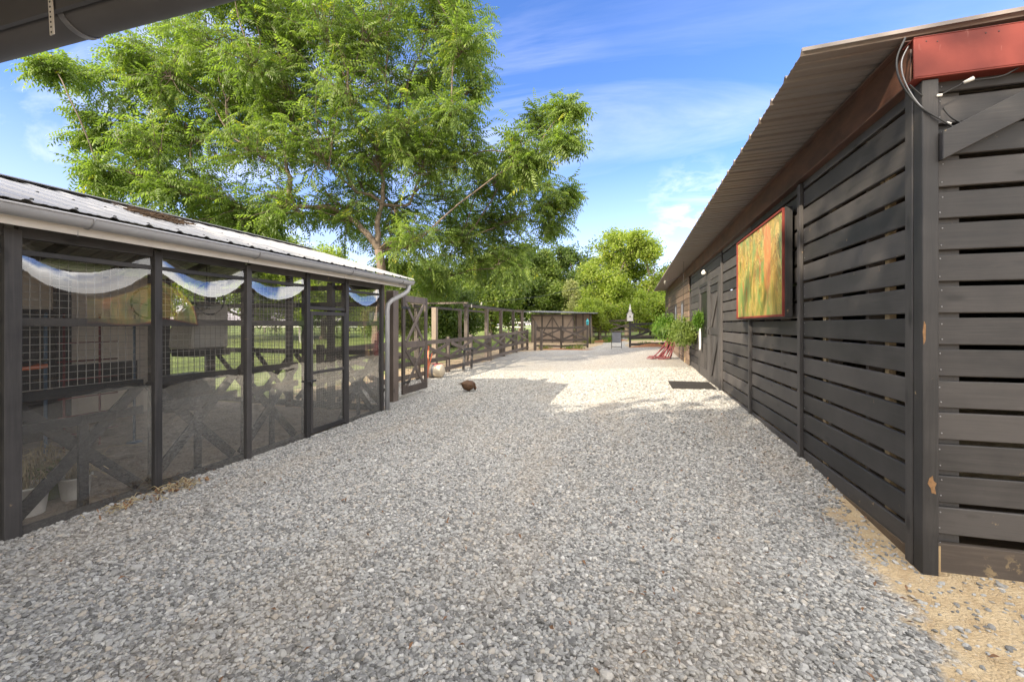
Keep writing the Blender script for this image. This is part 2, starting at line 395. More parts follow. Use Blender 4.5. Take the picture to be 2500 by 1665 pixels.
def painting():
    m, t = mat_begin('painting'); c = coords(t)
    n1 = t.noise(t.map(c, (1, 2.6, 1.15)), 1.0, 7, .55, 2.6)
    n2 = t.noise(t.map(c, (1, 2.6, 1.2), (3, 1, 5)), 1.0, 4, .5, 1.8)
    col = t.ramp(n1, [(.28, (.05, .09, .02)), (.40, (.22, .22, .05)), (.47, (.50, .36, .09)), (.50, (.10, .09, .03)), (.525, (.62, .50, .18)), (.58, (.20, .26, .08)), (.64, (.42, .16, .04)), (.76, (.55, .45, .3))])
    red = t.ramp(n2, [(.55, 0), (.60, 1)]); grn = t.ramp(n2, [(.38, 1), (.43, 0)])
    sx = t.n('ShaderNodeSeparateXYZ', {0: c}); y = sx.outputs[1]; z = sx.outputs[2]
    dy = t.math('DIVIDE', t.math('SUBTRACT', y, t.math('ADD', 5.33, t.math('MULTIPLY', n2, .25))), .17)
    dz = t.math('DIVIDE', t.math('SUBTRACT', z, .76), .42)
    rr = t.math('ADD', t.math('MULTIPLY', dy, dy), t.math('MULTIPLY', dz, dz))
    col = t.mix(t.math('MULTIPLY', grn, .7), col, (.16, .30, .10))
    col = t.mix(t.math('MULTIPLY', red, .2), col, (.45, .10, .03))
    col = t.mix(t.ramp(rr, [(.7, .6), (1.3, 0)]), col, t.mix(n1, (.55, .08, .03), (.62, .30, .14)))
    low = t.ramp(z, [(.1, .75), (.55, 0)])
    col = t.mix(t.math('MULTIPLY', low, .8), col, t.mix(t.ramp(n1, [(.4, 0), (.6, 1)]), (.16, .20, .05), (.40, .28, .10)))
    col = t.mix(1., col, (1.0, .92, .85), 'MULTIPLY')
    st = t.noise(t.map(c, (1, 60, 14)), 1.0, 3)
    finish(t, col=t.mix(.25, col, t.mix(1., col, t.ramp(st, [(.3, .6), (.7, 1.6)]), 'MULTIPLY')), rough=.4, bump=st, bstr=.15, bdist=.003)
painting()
M = MATS
# ================================================================ GROUND
def sheet(name, xs, ys, mat, dz=0, keep=None, kind='structure'):
    v = [(x, y, G(x, y)+dz) for y in ys for x in xs]; nx = len(xs); f = []
    for j in range(len(ys)-1):
        for i in range(nx-1):
            cx_, cy_ = (xs[i]+xs[i+1])/2, (ys[j]+ys[j+1])/2
            if keep is None or keep(cx_, cy_): f.append((j*nx+i, j*nx+i+1, (j+1)*nx+i+1, (j+1)*nx+i))
    me = bpy.data.meshes.new(name); me.from_pydata(v, [], f)
    bm = bmesh.new(); bm.from_mesh(me); bmesh.ops.delete(bm, geom=[q for q in bm.verts if not q.link_faces], context='VERTS')
    bmesh.ops.recalc_face_normals(bm, faces=bm.faces); bm.to_mesh(me); bm.free()
    me.polygons.foreach_set('use_smooth', [True]*len(me.polygons))
    return tag(link_mesh(name, me, mat), kind=kind)
gx = [-900, -300, -120, -60, -40, -30, -24, -18]+list(np.arange(-14, 6.01, .25))+[8, 12, 20, 35, 60, 120, 300, 900]
gy = [-200, -60, -30, -15]+list(np.arange(-8, 32.01, .25))+[36, 42, 50, 60, 80, 120, 200, 400, 900]
gx = [float(q) for q in gx]; gy = [float(q) for q in gy]
sheet('ground', gx, gy, M['lawn'])
def edge_l(y):
    if y < 6.3: return -3.95
    if y < 7.3: return -3.95 - (y-6.3)*1.5
    if y < 20: return -5.45+.12*math.sin(y*2.1)
    if y < 22.6: return -5.45+(y-20)*1.3
    return -2.0 + .1*math.sin(y*3)+(y-22.6)*.25
def edge_r(y):
    if y < 2.95: return 4.5
    if y < 21.2: return 1.62
    return -.25+.1*math.sin(y*2.7)-(y-21.2)*.02
drive = lambda x, y: edge_l(y) < x < edge_r(y) and -6 < y < 33
xs = [float(q) for q in np.arange(-6, 4.6, .1)]; ys = [float(q) for q in np.arange(-6, 33.01, .2)]
gd = sheet('gravel_drive', xs, ys, M['gravel_ground'], .006, drive)

# pebbles: five stone shapes scattered by geometry nodes over measured points -> one 'stuff' object
def pebble(i):
    bm = bmesh.new(); bmesh.ops.create_icosphere(bm, subdivisions=2 if i < 5 else 1, radius=1)
    r_ = random.Random(i*13+5); dirs = [Vector((r_.gauss(0, 1), r_.gauss(0, 1), r_.gauss(0, 1))).normalized() for _ in range(9)]
    cuts = [r_.uniform(.55, .9) for _ in dirs]
    for v in bm.verts:
        for d, c in zip(dirs, cuts):
            k = v.co.dot(d)
            if k > c: v.co -= d*(k-c)*.85
        v.co.x *= 1.25; v.co.z *= .62
    me = bpy.data.meshes.new('pebble'); bm.to_mesh(me); bm.free(); me.materials.append(M['pebble'])
    return me
pcol = bpy.data.collections.new('pebble_shapes')
for i in range(5):
    pcol.objects.link(bpy.data.objects.new('pebble_shape', pebble(i)))
def nz(x, y, s, seed):                          # cheap smooth noise for masks
    return (math.sin(x*s*1.3+seed)+math.sin(y*s*1.1+seed*2.3)+math.sin((x+y)*s*.8+seed*.7)+math.sin((x-y)*s*1.7+seed*1.9))/4
P, S = [], []
def scatter(y0, y1, dens, r0, x0=-3.9, x1=4.0):
    n = int((y1-y0)*(x1-x0)*dens)
    X = rng.uniform(x0, x1, n); Y = rng.uniform(y0, y1, n); U = rng.uniform(0, 1, n); Q = rng.lognormal(0, .28, n)
    for x, y, u, q in zip(X, Y, U, Q):
        if not drive(x+.03, y) or x > 3.2-.1*y and y < 2.95 and x > 2.6: continue
        s_ = x-(1.16+.38*sm(2.3, 4.8, y))+.16*nz(x, y, 4.0, 2)+.12*nz(x, y, 9, 5)
        lim = .93 if y < 5 else .4
        if s_ > 0 and u < min(lim, .45+s_*3.4): continue
        t_ = nz(x*1.4, y*.6, 1.3, 8)
        if t_ > .3 and u < .45*(t_-.3)/.4: continue
        P.append((x, y, G(x, y)+.006+q*r0*.25)); S.append(r0*q)
scatter(.7, 4.4, 5200, .0088)
scatter(4.4, 8.0, 3900, .0098)
scatter(8.0, 12.5, 1700, .012, -5.6, 1.6)
me = bpy.data.meshes.new('gravel'); me.vertices.add(len(P)); me.vertices.foreach_set('co', np.array(P, dtype=np.float32).ravel())
at = me.attributes.new('size', 'FLOAT', 'POINT'); at.data.foreach_set('value', np.array(S, dtype=np.float32))
gr = bpy.data.objects.new('gravel', me); COL.objects.link(gr); gr['kind'] = 'stuff'
tag(gr, 'loose grey gravel stones covering the yard between the sheds', 'gravel')
ng = bpy.data.node_groups.new('scatter', 'GeometryNodeTree')
ng.interface.new_socket('Geometry', in_out='INPUT', socket_type='NodeSocketGeometry')
ng.interface.new_socket('Geometry', in_out='OUTPUT', socket_type='NodeSocketGeometry')
nn = ng.nodes; L = ng.links
gi = nn.new('NodeGroupInput'); go = nn.new('NodeGroupOutput')
iop = nn.new('GeometryNodeInstanceOnPoints'); ci = nn.new('GeometryNodeCollectionInfo')
ci.inputs['Collection'].default_value = pcol; ci.inputs['Separate Children'].default_value = True; ci.inputs['Reset Children'].default_value = True
rv = nn.new('FunctionNodeRandomValue'); rv.data_type = 'FLOAT_VECTOR'
rv.inputs[0].default_value = (-.5, -.5, 0); rv.inputs[1].default_value = (.5, .5, 6.28)
na = nn.new('GeometryNodeInputNamedAttribute'); na.data_type = 'FLOAT'; na.inputs[0].default_value = 'size'
iop.inputs['Pick Instance'].default_value = True
L.new(gi.outputs[0], iop.inputs['Points']); L.new(ci.outputs[0], iop.inputs['Instance'])
L.new(rv.outputs[0], iop.inputs['Rotation']); L.new(na.outputs[0], iop.inputs['Scale']); L.new(iop.outputs[0], go.inputs[0])
gr.modifiers.new('scatter', 'NODES').node_group = ng

# ================================================================ BARN (right)
XW = 1.56                                        # outer face of the posts
PITCH = .1775
barn = empty('barn', (XW, 3.0, -1.4), 'long black slatted barn with dark corrugated roof running along the right side', 'barn')
gaps = [.054+PITCH*k for k in range(-9, 9)]
def boards_side(mb, y0, y1, top=1.40, bot=None, skip=None, gap=.027, xin=XW+.022):
    for k in range(-9, 9):
        zc = .054+PITCH*(k+.5); z0 = zc-PITCH/2+gap/2; z1 = zc+PITCH/2-gap/2
        g0 = min(G(XW, y0), G(XW, y1))-.02
        if z1 < g0 or z0 > top: continue
        z1 = min(z1, top)
        dx = random.uniform(-.002, .002); t0 = random.uniform(-.004, .004); t1 = random.uniform(-.004, .004)
        a = len(mb.v); mb.box((xin+dx, y0+.002, z0), (xin+.028+dx, y1-.002, z1))
        for i in (2, 3, 6, 7): mb.v[a+i] = (mb.v[a+i][0], mb.v[a+i][1], mb.v[a+i][2]+t1)
        for i in (0, 1, 4, 5): mb.v[a+i] = (mb.v[a+i][0], mb.v[a+i][1], mb.v[a+i][2]+t0)
pys = [4.75, 6.60, 8.55]
mb = MB()
boards_side(mb, 3.05, 4.75); boards_side(mb, 4.75, 6.6); boards_side(mb, 6.6, 8.55, gap=.022)
mb.build('side_wall', M['stain_Y'], barn, .005)
mb = MB()
boards_side(mb, 8.55, 9.97, gap=.012); 
# boards above the doors only: rebuild that stretch
mb = MB()
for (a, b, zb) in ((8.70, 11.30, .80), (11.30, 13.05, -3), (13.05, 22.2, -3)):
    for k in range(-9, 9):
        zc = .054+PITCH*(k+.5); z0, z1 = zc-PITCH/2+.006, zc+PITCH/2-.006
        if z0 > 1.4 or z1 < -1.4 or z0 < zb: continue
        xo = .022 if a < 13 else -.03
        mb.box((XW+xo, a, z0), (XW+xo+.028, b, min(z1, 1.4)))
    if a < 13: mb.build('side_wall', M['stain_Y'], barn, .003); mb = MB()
mb.build('side_wall', M['sunlit_Y'], barn, .003)
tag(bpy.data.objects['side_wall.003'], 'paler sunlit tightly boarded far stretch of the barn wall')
def post(y, z0, z1, wy=.05, name='post', wx=.03, parent=barn, m=None):
    mb = MB(); mb.box((XW-.01, y-wy/2, z0), (XW+.022, y+wy/2, z1)); return mb.build(name, m or M['stain_Z'], parent, .003)
post(4.75, G(XW, 4.75)-.05, 1.36, .07); post(6.6, G(XW, 6.6)-.05, .06, .065); post(8.57, G(XW, 8.5)-.05, 1.2, .07)
post(13.05, G(XW, 13)-.05, .9, .09); post(18.5, G(XW, 18)-.05, 1.3, .08)
# corner: narrow post on the side face, wide one on the front face
mb = MB(); mb.box((XW-.012, 2.99, -1.45), (XW+.021, 3.06, 1.375)); mb.build('post', M['stain_Z'], barn, .004)
mb = MB(); mb.box((XW-.01, 2.905, -1.46), (XW+.066, 2.984, 1.36)); mb.build('post', M['stain_Z'], barn, .004)
mb = MB(); mb.prism([(1.592, -.93), (1.612, -.935), (1.606, -.90), (1.614, -.875), (1.60, -.862), (1.597, -.835), (1.582, -.85), (1.574, -.88), (1.588, -.905)], 'Y', 2.9035, 2.906)
mb.build('bare_patch', M['scuffed_wood'], barn)
mb = MB(); mb.prism([(1.558, .02), (1.566, .0), (1.564, -.09), (1.556, -.11), (1.552, -.04)], 'Y', 2.9035, 2.906); mb.build('bare_patch', M['scuffed_wood'], barn)
mb = MB(); mb.box((XW+.071, 2.952, -1.40), (XW+.10, 2.9545, -1.24)); mb.build('bare_edge', M['raw_lumber'], barn)
# front wall boards
mb = MB()
for k in range(-8, 8):
    zc = .052+PITCH*(k+.5); z0, z1 = zc-PITCH/2+.0135, zc+PITCH/2-.0135
    if k == -8: continue
    mb.box((XW+.069, 2.968, z0), (5.6, 2.998, z1))
mb.build('front_wall', M['stain_X'], barn, .005)
mb = MB(); mb.box((XW+.075, 2.955, -1.40), (5.6, 2.994, -1.225)); mb.build('base_board', M['weathered_X'], barn, .003)
mb = MB(); rn = random.Random(4)
for k in range(-8, 8):
    zc = .054+PITCH*(k+.5)
    for yy in (3.09, 4.69, 4.81, 6.55, 6.65, 8.5):
        if zc > 1.36 or zc < G(XW, yy): continue
        for dz in (-.045, .045): mb.lathe((XW+.0215, yy+rn.uniform(-.008, .008), zc+dz+rn.uniform(-.008, .008)), [(.0001, -.001), (.0042, -.001), (.0042, .001)], 6, axis='X')
    for xx in (XW+.11, 2.93, 4.14):
        for dz in (-.045, .045): mb.lathe((xx+rn.uniform(-.008, .008), 2.9675, zc+dz+rn.uniform(-.008, .008)), [(.0001, -.001), (.0042, -.001), (.0042, .001)], 6, axis='Y')
tag(mb.build('nail_heads', M['grey_metal'], barn), kind='stuff')
mb = MB()
mb.box((XW+.094, 3.0, -1.3), (XW+.21, 3.04, 1.4), .9)
for x in (2.9, 4.1): mb.box((x, 3.0, -1.4), (x+.09, 3.09, 1.4))
mb.each('stud', M['stain_Z'], barn)
mb = MB()
for i, y in enumerate(np.arange(3.6, 9, .61)): mb.box((XW+.052, y, -1.35), (XW+.14, y+.04, 1.38), .2+.1*i)
mb.each('stud', M['weathered_X'], barn)
mb = MB(); mb.box((XW+.052, 3.35, -1.35), (XW+.09, 3.4, 1.0)); mb.box((XW+.052, 4.3, -1.35), (XW+.09, 4.36, .3)); mb.each('stud', M['raw_lumber'], barn)
# closing walls (far side, back end) and doors' dark interior
mb = MB(); mb.box((7.5, 3.0, -1.4), (7.55, 22.2, 2.0)); mb.box((XW+.03, 22.16, -1.4), (7.5, 22.2, 1.6)); mb.box((5.6, 2.96, -1.4), (7.5, 3.0, 1.7)); mb.each('back_wall', M['stain_Z'], barn)
mb = MB(); mb.box((XW+.01, 3.1, -1.5), (7.5, 22.1, -1.32)); mb.build('floor', M['soil'], barn)
# roof: corrugated sheet with ribs across, seen from below
def corrugated(mb, ax0, ax1, low, high, pitch, ribh, thick=.003, ribw=.035, minor=2, along='Y'):
    """profile runs along Y from ax0 to ax1; low=(x,z) high=(x,z) of the slope"""
    pts = []; y = ax0
    n = max(1, round((ax1-ax0)/pitch)); p = (ax1-ax0)/n
    for i in range(n):
        a = ax0+i*p
        pts += [(a, ribh), (a+ribw*.5, ribh), (a+ribw*1.1, 0)]
        seg = (p-ribw*2.0)
        for j in range(minor):
            c_ = a+ribw*1.1+seg*(j+1)/(minor+1)
            pts += [(c_-.018, 0), (c_-.010, ribh*.2), (c_+.010, ribh*.2), (c_+.018, 0)]
        pts += [(a+p-ribw*.6, 0)]
    pts.append((ax1, ribh))
    vs = []; 
    for (xx, z_) in (low, high):
        for (yy, h) in pts: vs.append((xx, yy, z_+h))
    m_ = len(pts); nt = len(vs)
    for (xx, z_) in (low, high):
        for (yy, h) in pts: vs.append((xx, yy, z_+h-thick))
    fs = [(i, i+1, m_+i+1, m_+i) for i in range(m_-1)]+[(nt+i+1, nt+i, nt+m_+i, nt+m_+i+1) for i in range(m_-1)]
    fs += [(i+1, i, nt+i, nt+i+1) for i in range(m_-1)]+[(m_+i, m_+i+1, nt+m_+i+1, nt+m_+i) for i in range(m_-1)]
    mb.add(vs, fs, .5)
mb = MB(); XE, ZE, SL = 1.0, 1.668, .0375
XR = 4.6
corrugated(mb, 3.0, 22.4, (XE, ZE), (XR, ZE+SL*(XR-XE)), .31, .030)
corrugated(mb, 3.0, 22.4, (8.0, ZE), (XR+.001, ZE+SL*(XR-XE)), .31, .026)
roof = mb.build('roof', M['roof_dark'], barn)
mb = MB(); mb.beam((XE-.004, 2.994, ZE+.013), (XR, 2.994, ZE+SL*(XR-XE)+.013), .010, .022); mb.build('rake_trim', M['roof_dark'], roof)
# eave purlins
mb = MB()
mb.box((XW-.005, 3.02, 1.375), (XW+.004, 22.2, 1.655)); mb.box((XW-.045, 3.02, 1.372), (XW+.03, 22.2, 1.382)); mb.box((XW-.045, 3.02, 1.648), (XW+.03, 22.2, 1.656))
mb.each('eave_purlin', M['rusty_steel'], barn, .002)
mb = MB(); mb.box((XW-.055, 2.89, 1.374), (5.7, 2.902, 1.590)); mb.box((XW-.055, 2.89, 1.365), (5.7, 3.0, 1.373)); mb.box((XW-.055, 2.89, 1.591), (5.7, 3.0, 1.597))
fb = mb.build('front_beam', M['red_steel'], barn, .002)
mb = MB()
for (x, z) in ((XW+.0, 1.565), (XW+.05, 1.555), (XW+.26, 1.562), (XW+.315, 1.562), (2.6, 1.56)): mb.lathe((x, 2.8885, z), [(.0001, 0), (.0035, 0), (.0035, .003)], 8, axis='Y')
mb.each('bolt', M['black_plastic'], fb)
# knee brace carrying the porch over the near side
kb = MB(); kb.prism([(XW+.067, .90), (2.62, 1.42), (2.35, 1.42), (XW+.067, 1.055)], 'Y', 2.875, 2.966); kb.build('knee_brace', M['stain_X'], barn, .004)
# doors
def door(name, y0, y1, ztop, kind):
    zb = G(XW, (y0+y1)/2)+.02
    mb = MB()
    if kind == 'solid':
        n = 6
        for i in range(n):
            a = y0+(y1-y0)*i/n; mb.box((XW+.02, a+.003, zb), (XW+.04, a+(y1-y0)/n-.003, ztop))
        d = mb.build('door', M['stain_Z'], barn, .002)
        mb = MB()
        for (a, b) in ((y0, y0+.12), (y1-.12, y1)): mb.box((XW-.006, a, zb), (XW+.019, b, ztop))
        for zz_ in (zb, (zb+ztop)/2, ztop-.14): mb.box((XW-.004, y0+.12, zz_), (XW+.019, y1-.12, zz_+.13))
        for (za, zc) in ((zb+.13, (zb+ztop)/2), ((zb+ztop)/2+.13, ztop-.14)): mb.beam((XW+.006, y0+.17, zc-.06), (XW+.006, y1-.17, za+.06), .024, .11, side=(1, 0, 0))
        mb.each('door_brace', M['stain_Y'], d, .002)
    else:
        for (a, b) in ((y0, y0+.11), (y1-.11, y1)): mb.box((XW-.004, a, zb), (XW+.026, b, ztop))
        for (za, zc) in ((zb, zb+.2), (zb+.78, zb+.90), (ztop-.12, ztop)): mb.box((XW-.002, y0+.11, za), (XW+.024, y1-.11, zc))
        for i in range(1, 7): a = y0+.11+(y1-y0-.22)*i/7; mb.box((XW, a-.02, zb+.2), (XW+.018, a+.02, zb+.78))
        d = mb.build('door', M['stain_Z'], barn, .002); tag(d, 'screen door with pickets in its lower half')
        mb = MB(); mb.box((XW+.020, y0+.11, zb+.2), (XW+.023, y1-.11, ztop-.12)); mb.build('screen', M['black_plastic'], d)
    mb = MB(); hy = y1-.09 if kind == 'solid' else y0+.08
    mb.tube([(XW-.008, hy, zb+1.0), (XW-.04, hy, zb+1.0), (XW-.04, hy, zb+1.14), (XW-.008, hy, zb+1.14)], .008, 6); mb.build('handle', M['black_plastic'], d)
door('d', 8.78, 9.76, .80, 'solid'); door('d2', 10.0, 11.2, .86, 'screen')
mb = MB()
for a, b in ((8.64, 8.78), (9.76, 10.0), (11.2, 11.32)): mb.box((XW-.012, a, -1.24), (XW+.03, b, .94))
mb.box((XW-.010, 8.78, .81), (XW+.03, 9.76, .92)); mb.box((XW-.010, 10, .87), (XW+.03, 11.2, .95)); mb.each('door_frame', M['stain_Z'], barn, .003)
for (a, b) in ((14.3, 14.9), (16.4, 17.1)):
    mb = MB(); X0 = XW-.05
    mb.box((X0, a, -.1), (X0+.02, a+.08, .75)); mb.box((X0, b-.08, -.1), (X0+.02, b, .75)); mb.box((X0, a+.08, -.1), (X0+.02, b-.08, -.02)); mb.box((X0, a+.08, .67), (X0+.02, b-.08, .75))
    wn = mb.build('window', M['stain_Y'], barn); mb = MB(); mb.box((X0+.008, a+.08, -.02), (X0+.014, b-.08, .67)); mb.build('pane', M['slate'], wn)
# soffit lamp
mb = MB(); mb.lathe((XW-.05, 10.2, 1.16), [(.001, -.06), (.05, -.05), (.055, 0), (.02, .05), (.001, .06)], 12); ml = mb.build('wall_lamp', M['white_paint'], barn)

# painting in its projecting box
pt = empty('framed_painting', (1.48, 5.88, .06), 'swirling yellow, green and red painting in a red frame on the barn wall', 'painting')
y0, y1, z0, z1 = 4.90, 6.88, .085, 1.185
mb = MB(); mb.box((1.47, y0+.008, z0+.015), (1.478, y1-.02, z1-.015)); mb.build('canvas', M['painting'], pt)
mb = MB()
for (a, b) in (((1.455, y0+.0, z0), (1.479, y1, z0+.024)), ((1.455, y0, z1-.022), (1.479, y1, z1)), ((1.455, y1-.03, z0+.024), (1.479, y1, z1-.022)), ((1.455, y0, z0+.024), (1.479, y0+.012, z1-.022))): mb.box(a, b)
mb.build('frame', M['red_steel'], pt, .002)
mb = MB(); mb.box((1.480, y0-.004, z0-.01), (XW-.012, y0+.04, z1+.01)); mb.box((1.480, y1-.04, z0-.01), (XW-.012, y1, z1+.01)); mb.box((1.482, y0+.04, z1-.03), (XW-.014, y1-.04, z1+.008)); mb.box((1.482, y0+.04, z0-.008), (XW-.014, y1-.04, z0+.03)); mb.build('box', M['stain_Z'], pt, .003)

# cables at the corner
def cable(pts, rad, mat, name, parent=None, n=6, seg=10):
    pts = [Vector(p) for p in pts]; out = []
    for i in range(len(pts)-1):
        p0 = pts[max(i-1, 0)]; p1 = pts[i]; p2 = pts[i+1]; p3 = pts[min(i+2, len(pts)-1)]
        for k in range(seg):
            t = k/seg; out.append(.5*((2*p1)+(p2-p0)*t+(2*p0-5*p1+4*p2-p3)*t*t+(3*p1-p0-3*p2+p3)*t**3))
    out.append(pts[-1]); mb = MB(); mb.tube(out, rad, n); return mb.build(name, mat, parent)
cb = empty('electric_cable', (1.52, 2.93, 1.6), 'black and grey cables looping down over the barn corner post', 'cable')
cable([(1.50, 2.96, 1.64), (1.44, 2.92, 1.5), (1.45, 2.90, 1.36), (1.53, 2.90, 1.22), (1.64, 2.89, 1.11), (1.72, 2.885, 1.04)], .0055, M['black_plastic'], 'cable', cb)
cable([(1.52, 2.96, 1.60), (1.46, 2.915, 1.48), (1.475, 2.905, 1.35), (1.55, 2.90, 1.20), (1.66, 2.89, 1.09), (1.74, 2.885, 1.045)], .004, M['grey_metal'], 'cable', cb)
cable([(1.49, 2.90, 1.34), (1.56, 2.91, 1.27), (1.62, 2.91, 1.265), (1.70, 2.91, 1.30), (1.76, 2.91, 1.325), (1.9, 2.91, 1.33), (2.05, 2.92, 1.39), (2.4, 2.92, 1.39)], .0045, M['black_plastic'], 'cable', cb)
cable([(1.665, 2.94, 1.205), (1.69, 2.91, 1.13), (1.76, 2.895, 1.07)], .0045, M['black_plastic'], 'cable', cb)
mb = MB(); mb.tube([(1.735, 2.905, 1.318), (1.775, 2.905, 1.335)], [.008, .011], 8); mb.tube([(1.655, 2.902, 1.108), (1.675, 2.90, 1.098)], .008, 8); mb.tube([(1.615, 2.90, 1.262), (1.635, 2.90, 1.262)], .008, 8); mb.each('cable_clip', M['white_paint'], cb)

# ================================================================ COOP (left)
XC = -3.87; CP = [-.9, 0.02, .92, 1.77, 2.648, 3.533, 4.38, 5.126, 6.0]
coop = empty('aviary_shed', (XC, 6.0, -1.4), 'dark framed aviary with clear vinyl walls and pale corrugated roof at left', 'aviary')
for i, y in enumerate(CP):
    wdt = .085 if i in (3, ) else .06
    mb = MB(); mb.box((XC-.07, y-wdt/2, -1.44), (XC+.018, y+wdt/2, .62 if i < 6 else .66)); mb.build('post', M['stain_Z'], coop, .003)
def xbrace(mb, u0, u1, z0, z1, pl, axis='Y', w_=.085, t_=.022):
    for k, (a, b) in enumerate((((u0, z0), (u1, z1)), ((u0, z1), (u1, z0)))):
        o = pl-(.012 if k else -.012)
        if axis == 'Y': mb.beam((o, a[0], a[1]), (o, b[0], b[1]), t_, w_, side=(1, 0, 0))
        else: mb.beam((a[0], o, a[1]), (b[0], o, b[1]), t_, w_, side=(0, 1, 0))
mb = MB()
for i in range(len(CP)-1):
    a, b = CP[i]+.032, CP[i+1]-.032
    mb.box((XC-.05, a, .572), (XC, b, .655)); 
    if i != 6: mb.box((XC-.045, a, .462), (XC-.01, b, .497)); mb.box((XC-.05, a, -.012), (XC-.022, b, .048)); mb.box((XC-.05, a, -1.40), (XC-.01, b, -1.34))
    else: mb.box((XC-.045, a, .19), (XC-.002, b, .235))
mb.each('rail', M['stain_Y'], coop, .002)
mb = MB()
for i in range(len(CP)-1):
    a, b = CP[i]+.032, CP[i+1]-.032
    if i == 6: continue
    mb.box((XC-.135, a, -.75), (XC-.11, b, -.68)); mb.box((XC-.135, a, -.53), (XC-.11, b, -.46)); mb.box((XC-.137, (a+b)/2-.03, -1.38), (XC-.108, (a+b)/2+.03, -.75))
    xbrace(mb, a, b, -1.36, -.5, XC-.155)
mb.each('cross_brace', M['black_Y'], coop, .002)
# panes: soft vinyl that billows, leaning back near the top
for i in range(len(CP)-1):
    a, b = CP[i]+.02, CP[i+1]-.02; NY, NZ = 14, 30
    zt, zb = (.57, -1.39) if i != 6 else (.57, .24)
    vs = []; 
    for k in range(NZ+1):
        for j in range(NY+1):
            u = j/NY; v = k/NZ; z = zb+(zt-zb)*v; bell = math.sin(math.pi*u)
            x = XC-.006
            if i != 6:
                x += .010*bell*math.sin(math.pi*v) 
                am = (.11, .16, .13, .17, .12, .10, .15, .09)[i]; bl = math.sin(math.pi*u**(1.25, .9, 1.1, .8, 1.2, .9, 1, 1.1)[i]); q = max(0, z-(.33-am*bl)); x -= .20*q*q*3*(.35+bl)+.0012*math.sin(31*u+i)*q*6
            x += .002*math.sin(7*u+i*2+5*v)
            vs.append((x, a+(b-a)*u, z))
    fs = [(k*(NY+1)+j, k*(NY+1)+j+1, (k+1)*(NY+1)+j+1, (k+1)*(NY+1)+j) for k in range(NZ) for j in range(NY)]
    mb = MB(); mb.add(vs, fs, .5, True); mb.build('vinyl_pane', M['clear_vinyl'], coop)
def grid(name, u0, u1, z0, z1, pl, axis='Y', step=.052, t_=.0032, parent=coop, mat=None):
    mb = MB(); h = t_/2
    for q in np.arange(u0, u1, step):
        if axis == 'Y': mb.box((pl-h, q-h, z0), (pl+h, q+h, z1))
        else: mb.box((q-h, pl-h, z0), (q+h, pl+h, z1))
    for q in np.arange(z0, z1, step):
        if axis == 'Y': mb.box((pl-h, u0, q-h), (pl+h, u1, q+h))
        else: mb.box((u0, pl-h, q-h), (u1, pl+h, q+h))
    return mb.build(name, mat or M['wire'], parent)
for i in range(2, len(CP)-1):
    if i in (6, 7): continue
    grid('wire_mesh', CP[i]+.03, CP[i+1]-.03, -.45, .50, XC-.10, mat=M['wire'])
# door of the aviary
dy0, dy1 = 4.38+.035, 5.126-.035
mb = MB()
for (a, b) in ((dy0, dy0+.04), (dy1-.04, dy1)): mb.box((XC-.004, a, -1.36), (XC+.02, b, .17))
for (a, b) in ((-1.36, -1.30), (.12, .17), (-.62, -.585)): mb.box((XC-.003, dy0+.04, a), (XC+.018, dy1-.04, b))
dr = mb.build('door', M['stain_Z'], coop, .002)
mb = MB(); mb.box((XC+.001, dy0+.04, -1.30), (XC+.004, dy1-.04, -.62)); mb.box((XC+.001, dy0+.04, -.585), (XC+.004, dy1-.04, .12)); mb.build('vinyl_pane', M['clear_vinyl'], dr)
grid('wire_mesh', dy0+.04, dy1-.04, -1.3, .12, XC-.02, parent=dr, step=.035, t_=.002)
mb = MB(); mb.tube([(XC+.03, 4.33, -.70), (XC+.035, 4.48, -.70)], .012, 6); mb.tube([(XC+.035, 4.40, -.70), (XC+.04, 4.40, -.76)], .01, 6); mb.each('latch', M['black_plastic'], dr)
# end wall
mb = MB()
for x in (-7.5, -6.55, -5.7, -4.85): mb.box((x-.05, 5.98, -1.42), (x+.05, 6.06, .7 if x != -5.7 else 1.2))
mb.each('post', M['stain_Z'], coop, .002)
mb = MB()
for z in (.58, -.02, .30, -.50): mb.box((-7.5, 6.065, z), (XC-.05, 6.095, z+.08))
mb.box((-7.5, 6.065, -1.42), (XC-.05, 6.095, -1.3))
mb.each('rail', M['stain_X'], coop, .002)
mb = MB()
for a, b in ((-7.45, -6.6), (-6.5, -5.75), (-5.65, -4.9), (-4.8, -3.95)): xbrace(mb, a, b, -1.3, -.5, 6.12, 'X')
mb.each('cross_brace', M['black_X'], coop, .002)
grid('wire_mesh', -7.5, XC-.05, -1.35, .58, 6.05, 'X', mat=M['darkwire'])
# back wall: beige boards with dark posts and openings
mb = MB()
for k, y in enumerate(np.arange(-1.0, 5.2, .3)):
    mb.box((-7.52, y, -1.4), (-7.50, y+.296, .75), .3+.02*(k % 5))
mb.build('back_wall', M['beige_wall'], coop)
mb = MB()
for y in (1.2, 2.35, 3.9, 5.2, 6.0): mb.box((-7.49, y-.08, -1.4), (-7.42, y+.08, .75))
mb.box((-7.485, 3.3, -.85), (-7.45, 3.85, .2)); mb.box((-7.485, 4.0, -.95), (-7.44, 4.8, -.55))
mb.each('post', M['stain_Z'], coop)
grid('wire_mesh', 5.2, 6.0, -1.3, .6, -7.48, mat=M['darkwire'])
tag(sheet('coop_floor', [float(q) for q in np.arange(-7.5, -3.8, .3)], [float(q) for q in np.arange(-1, 6.2, .3)], M['coop_floor'], .02))
bpy.data.objects['coop_floor'].name = 'aviary_floor'
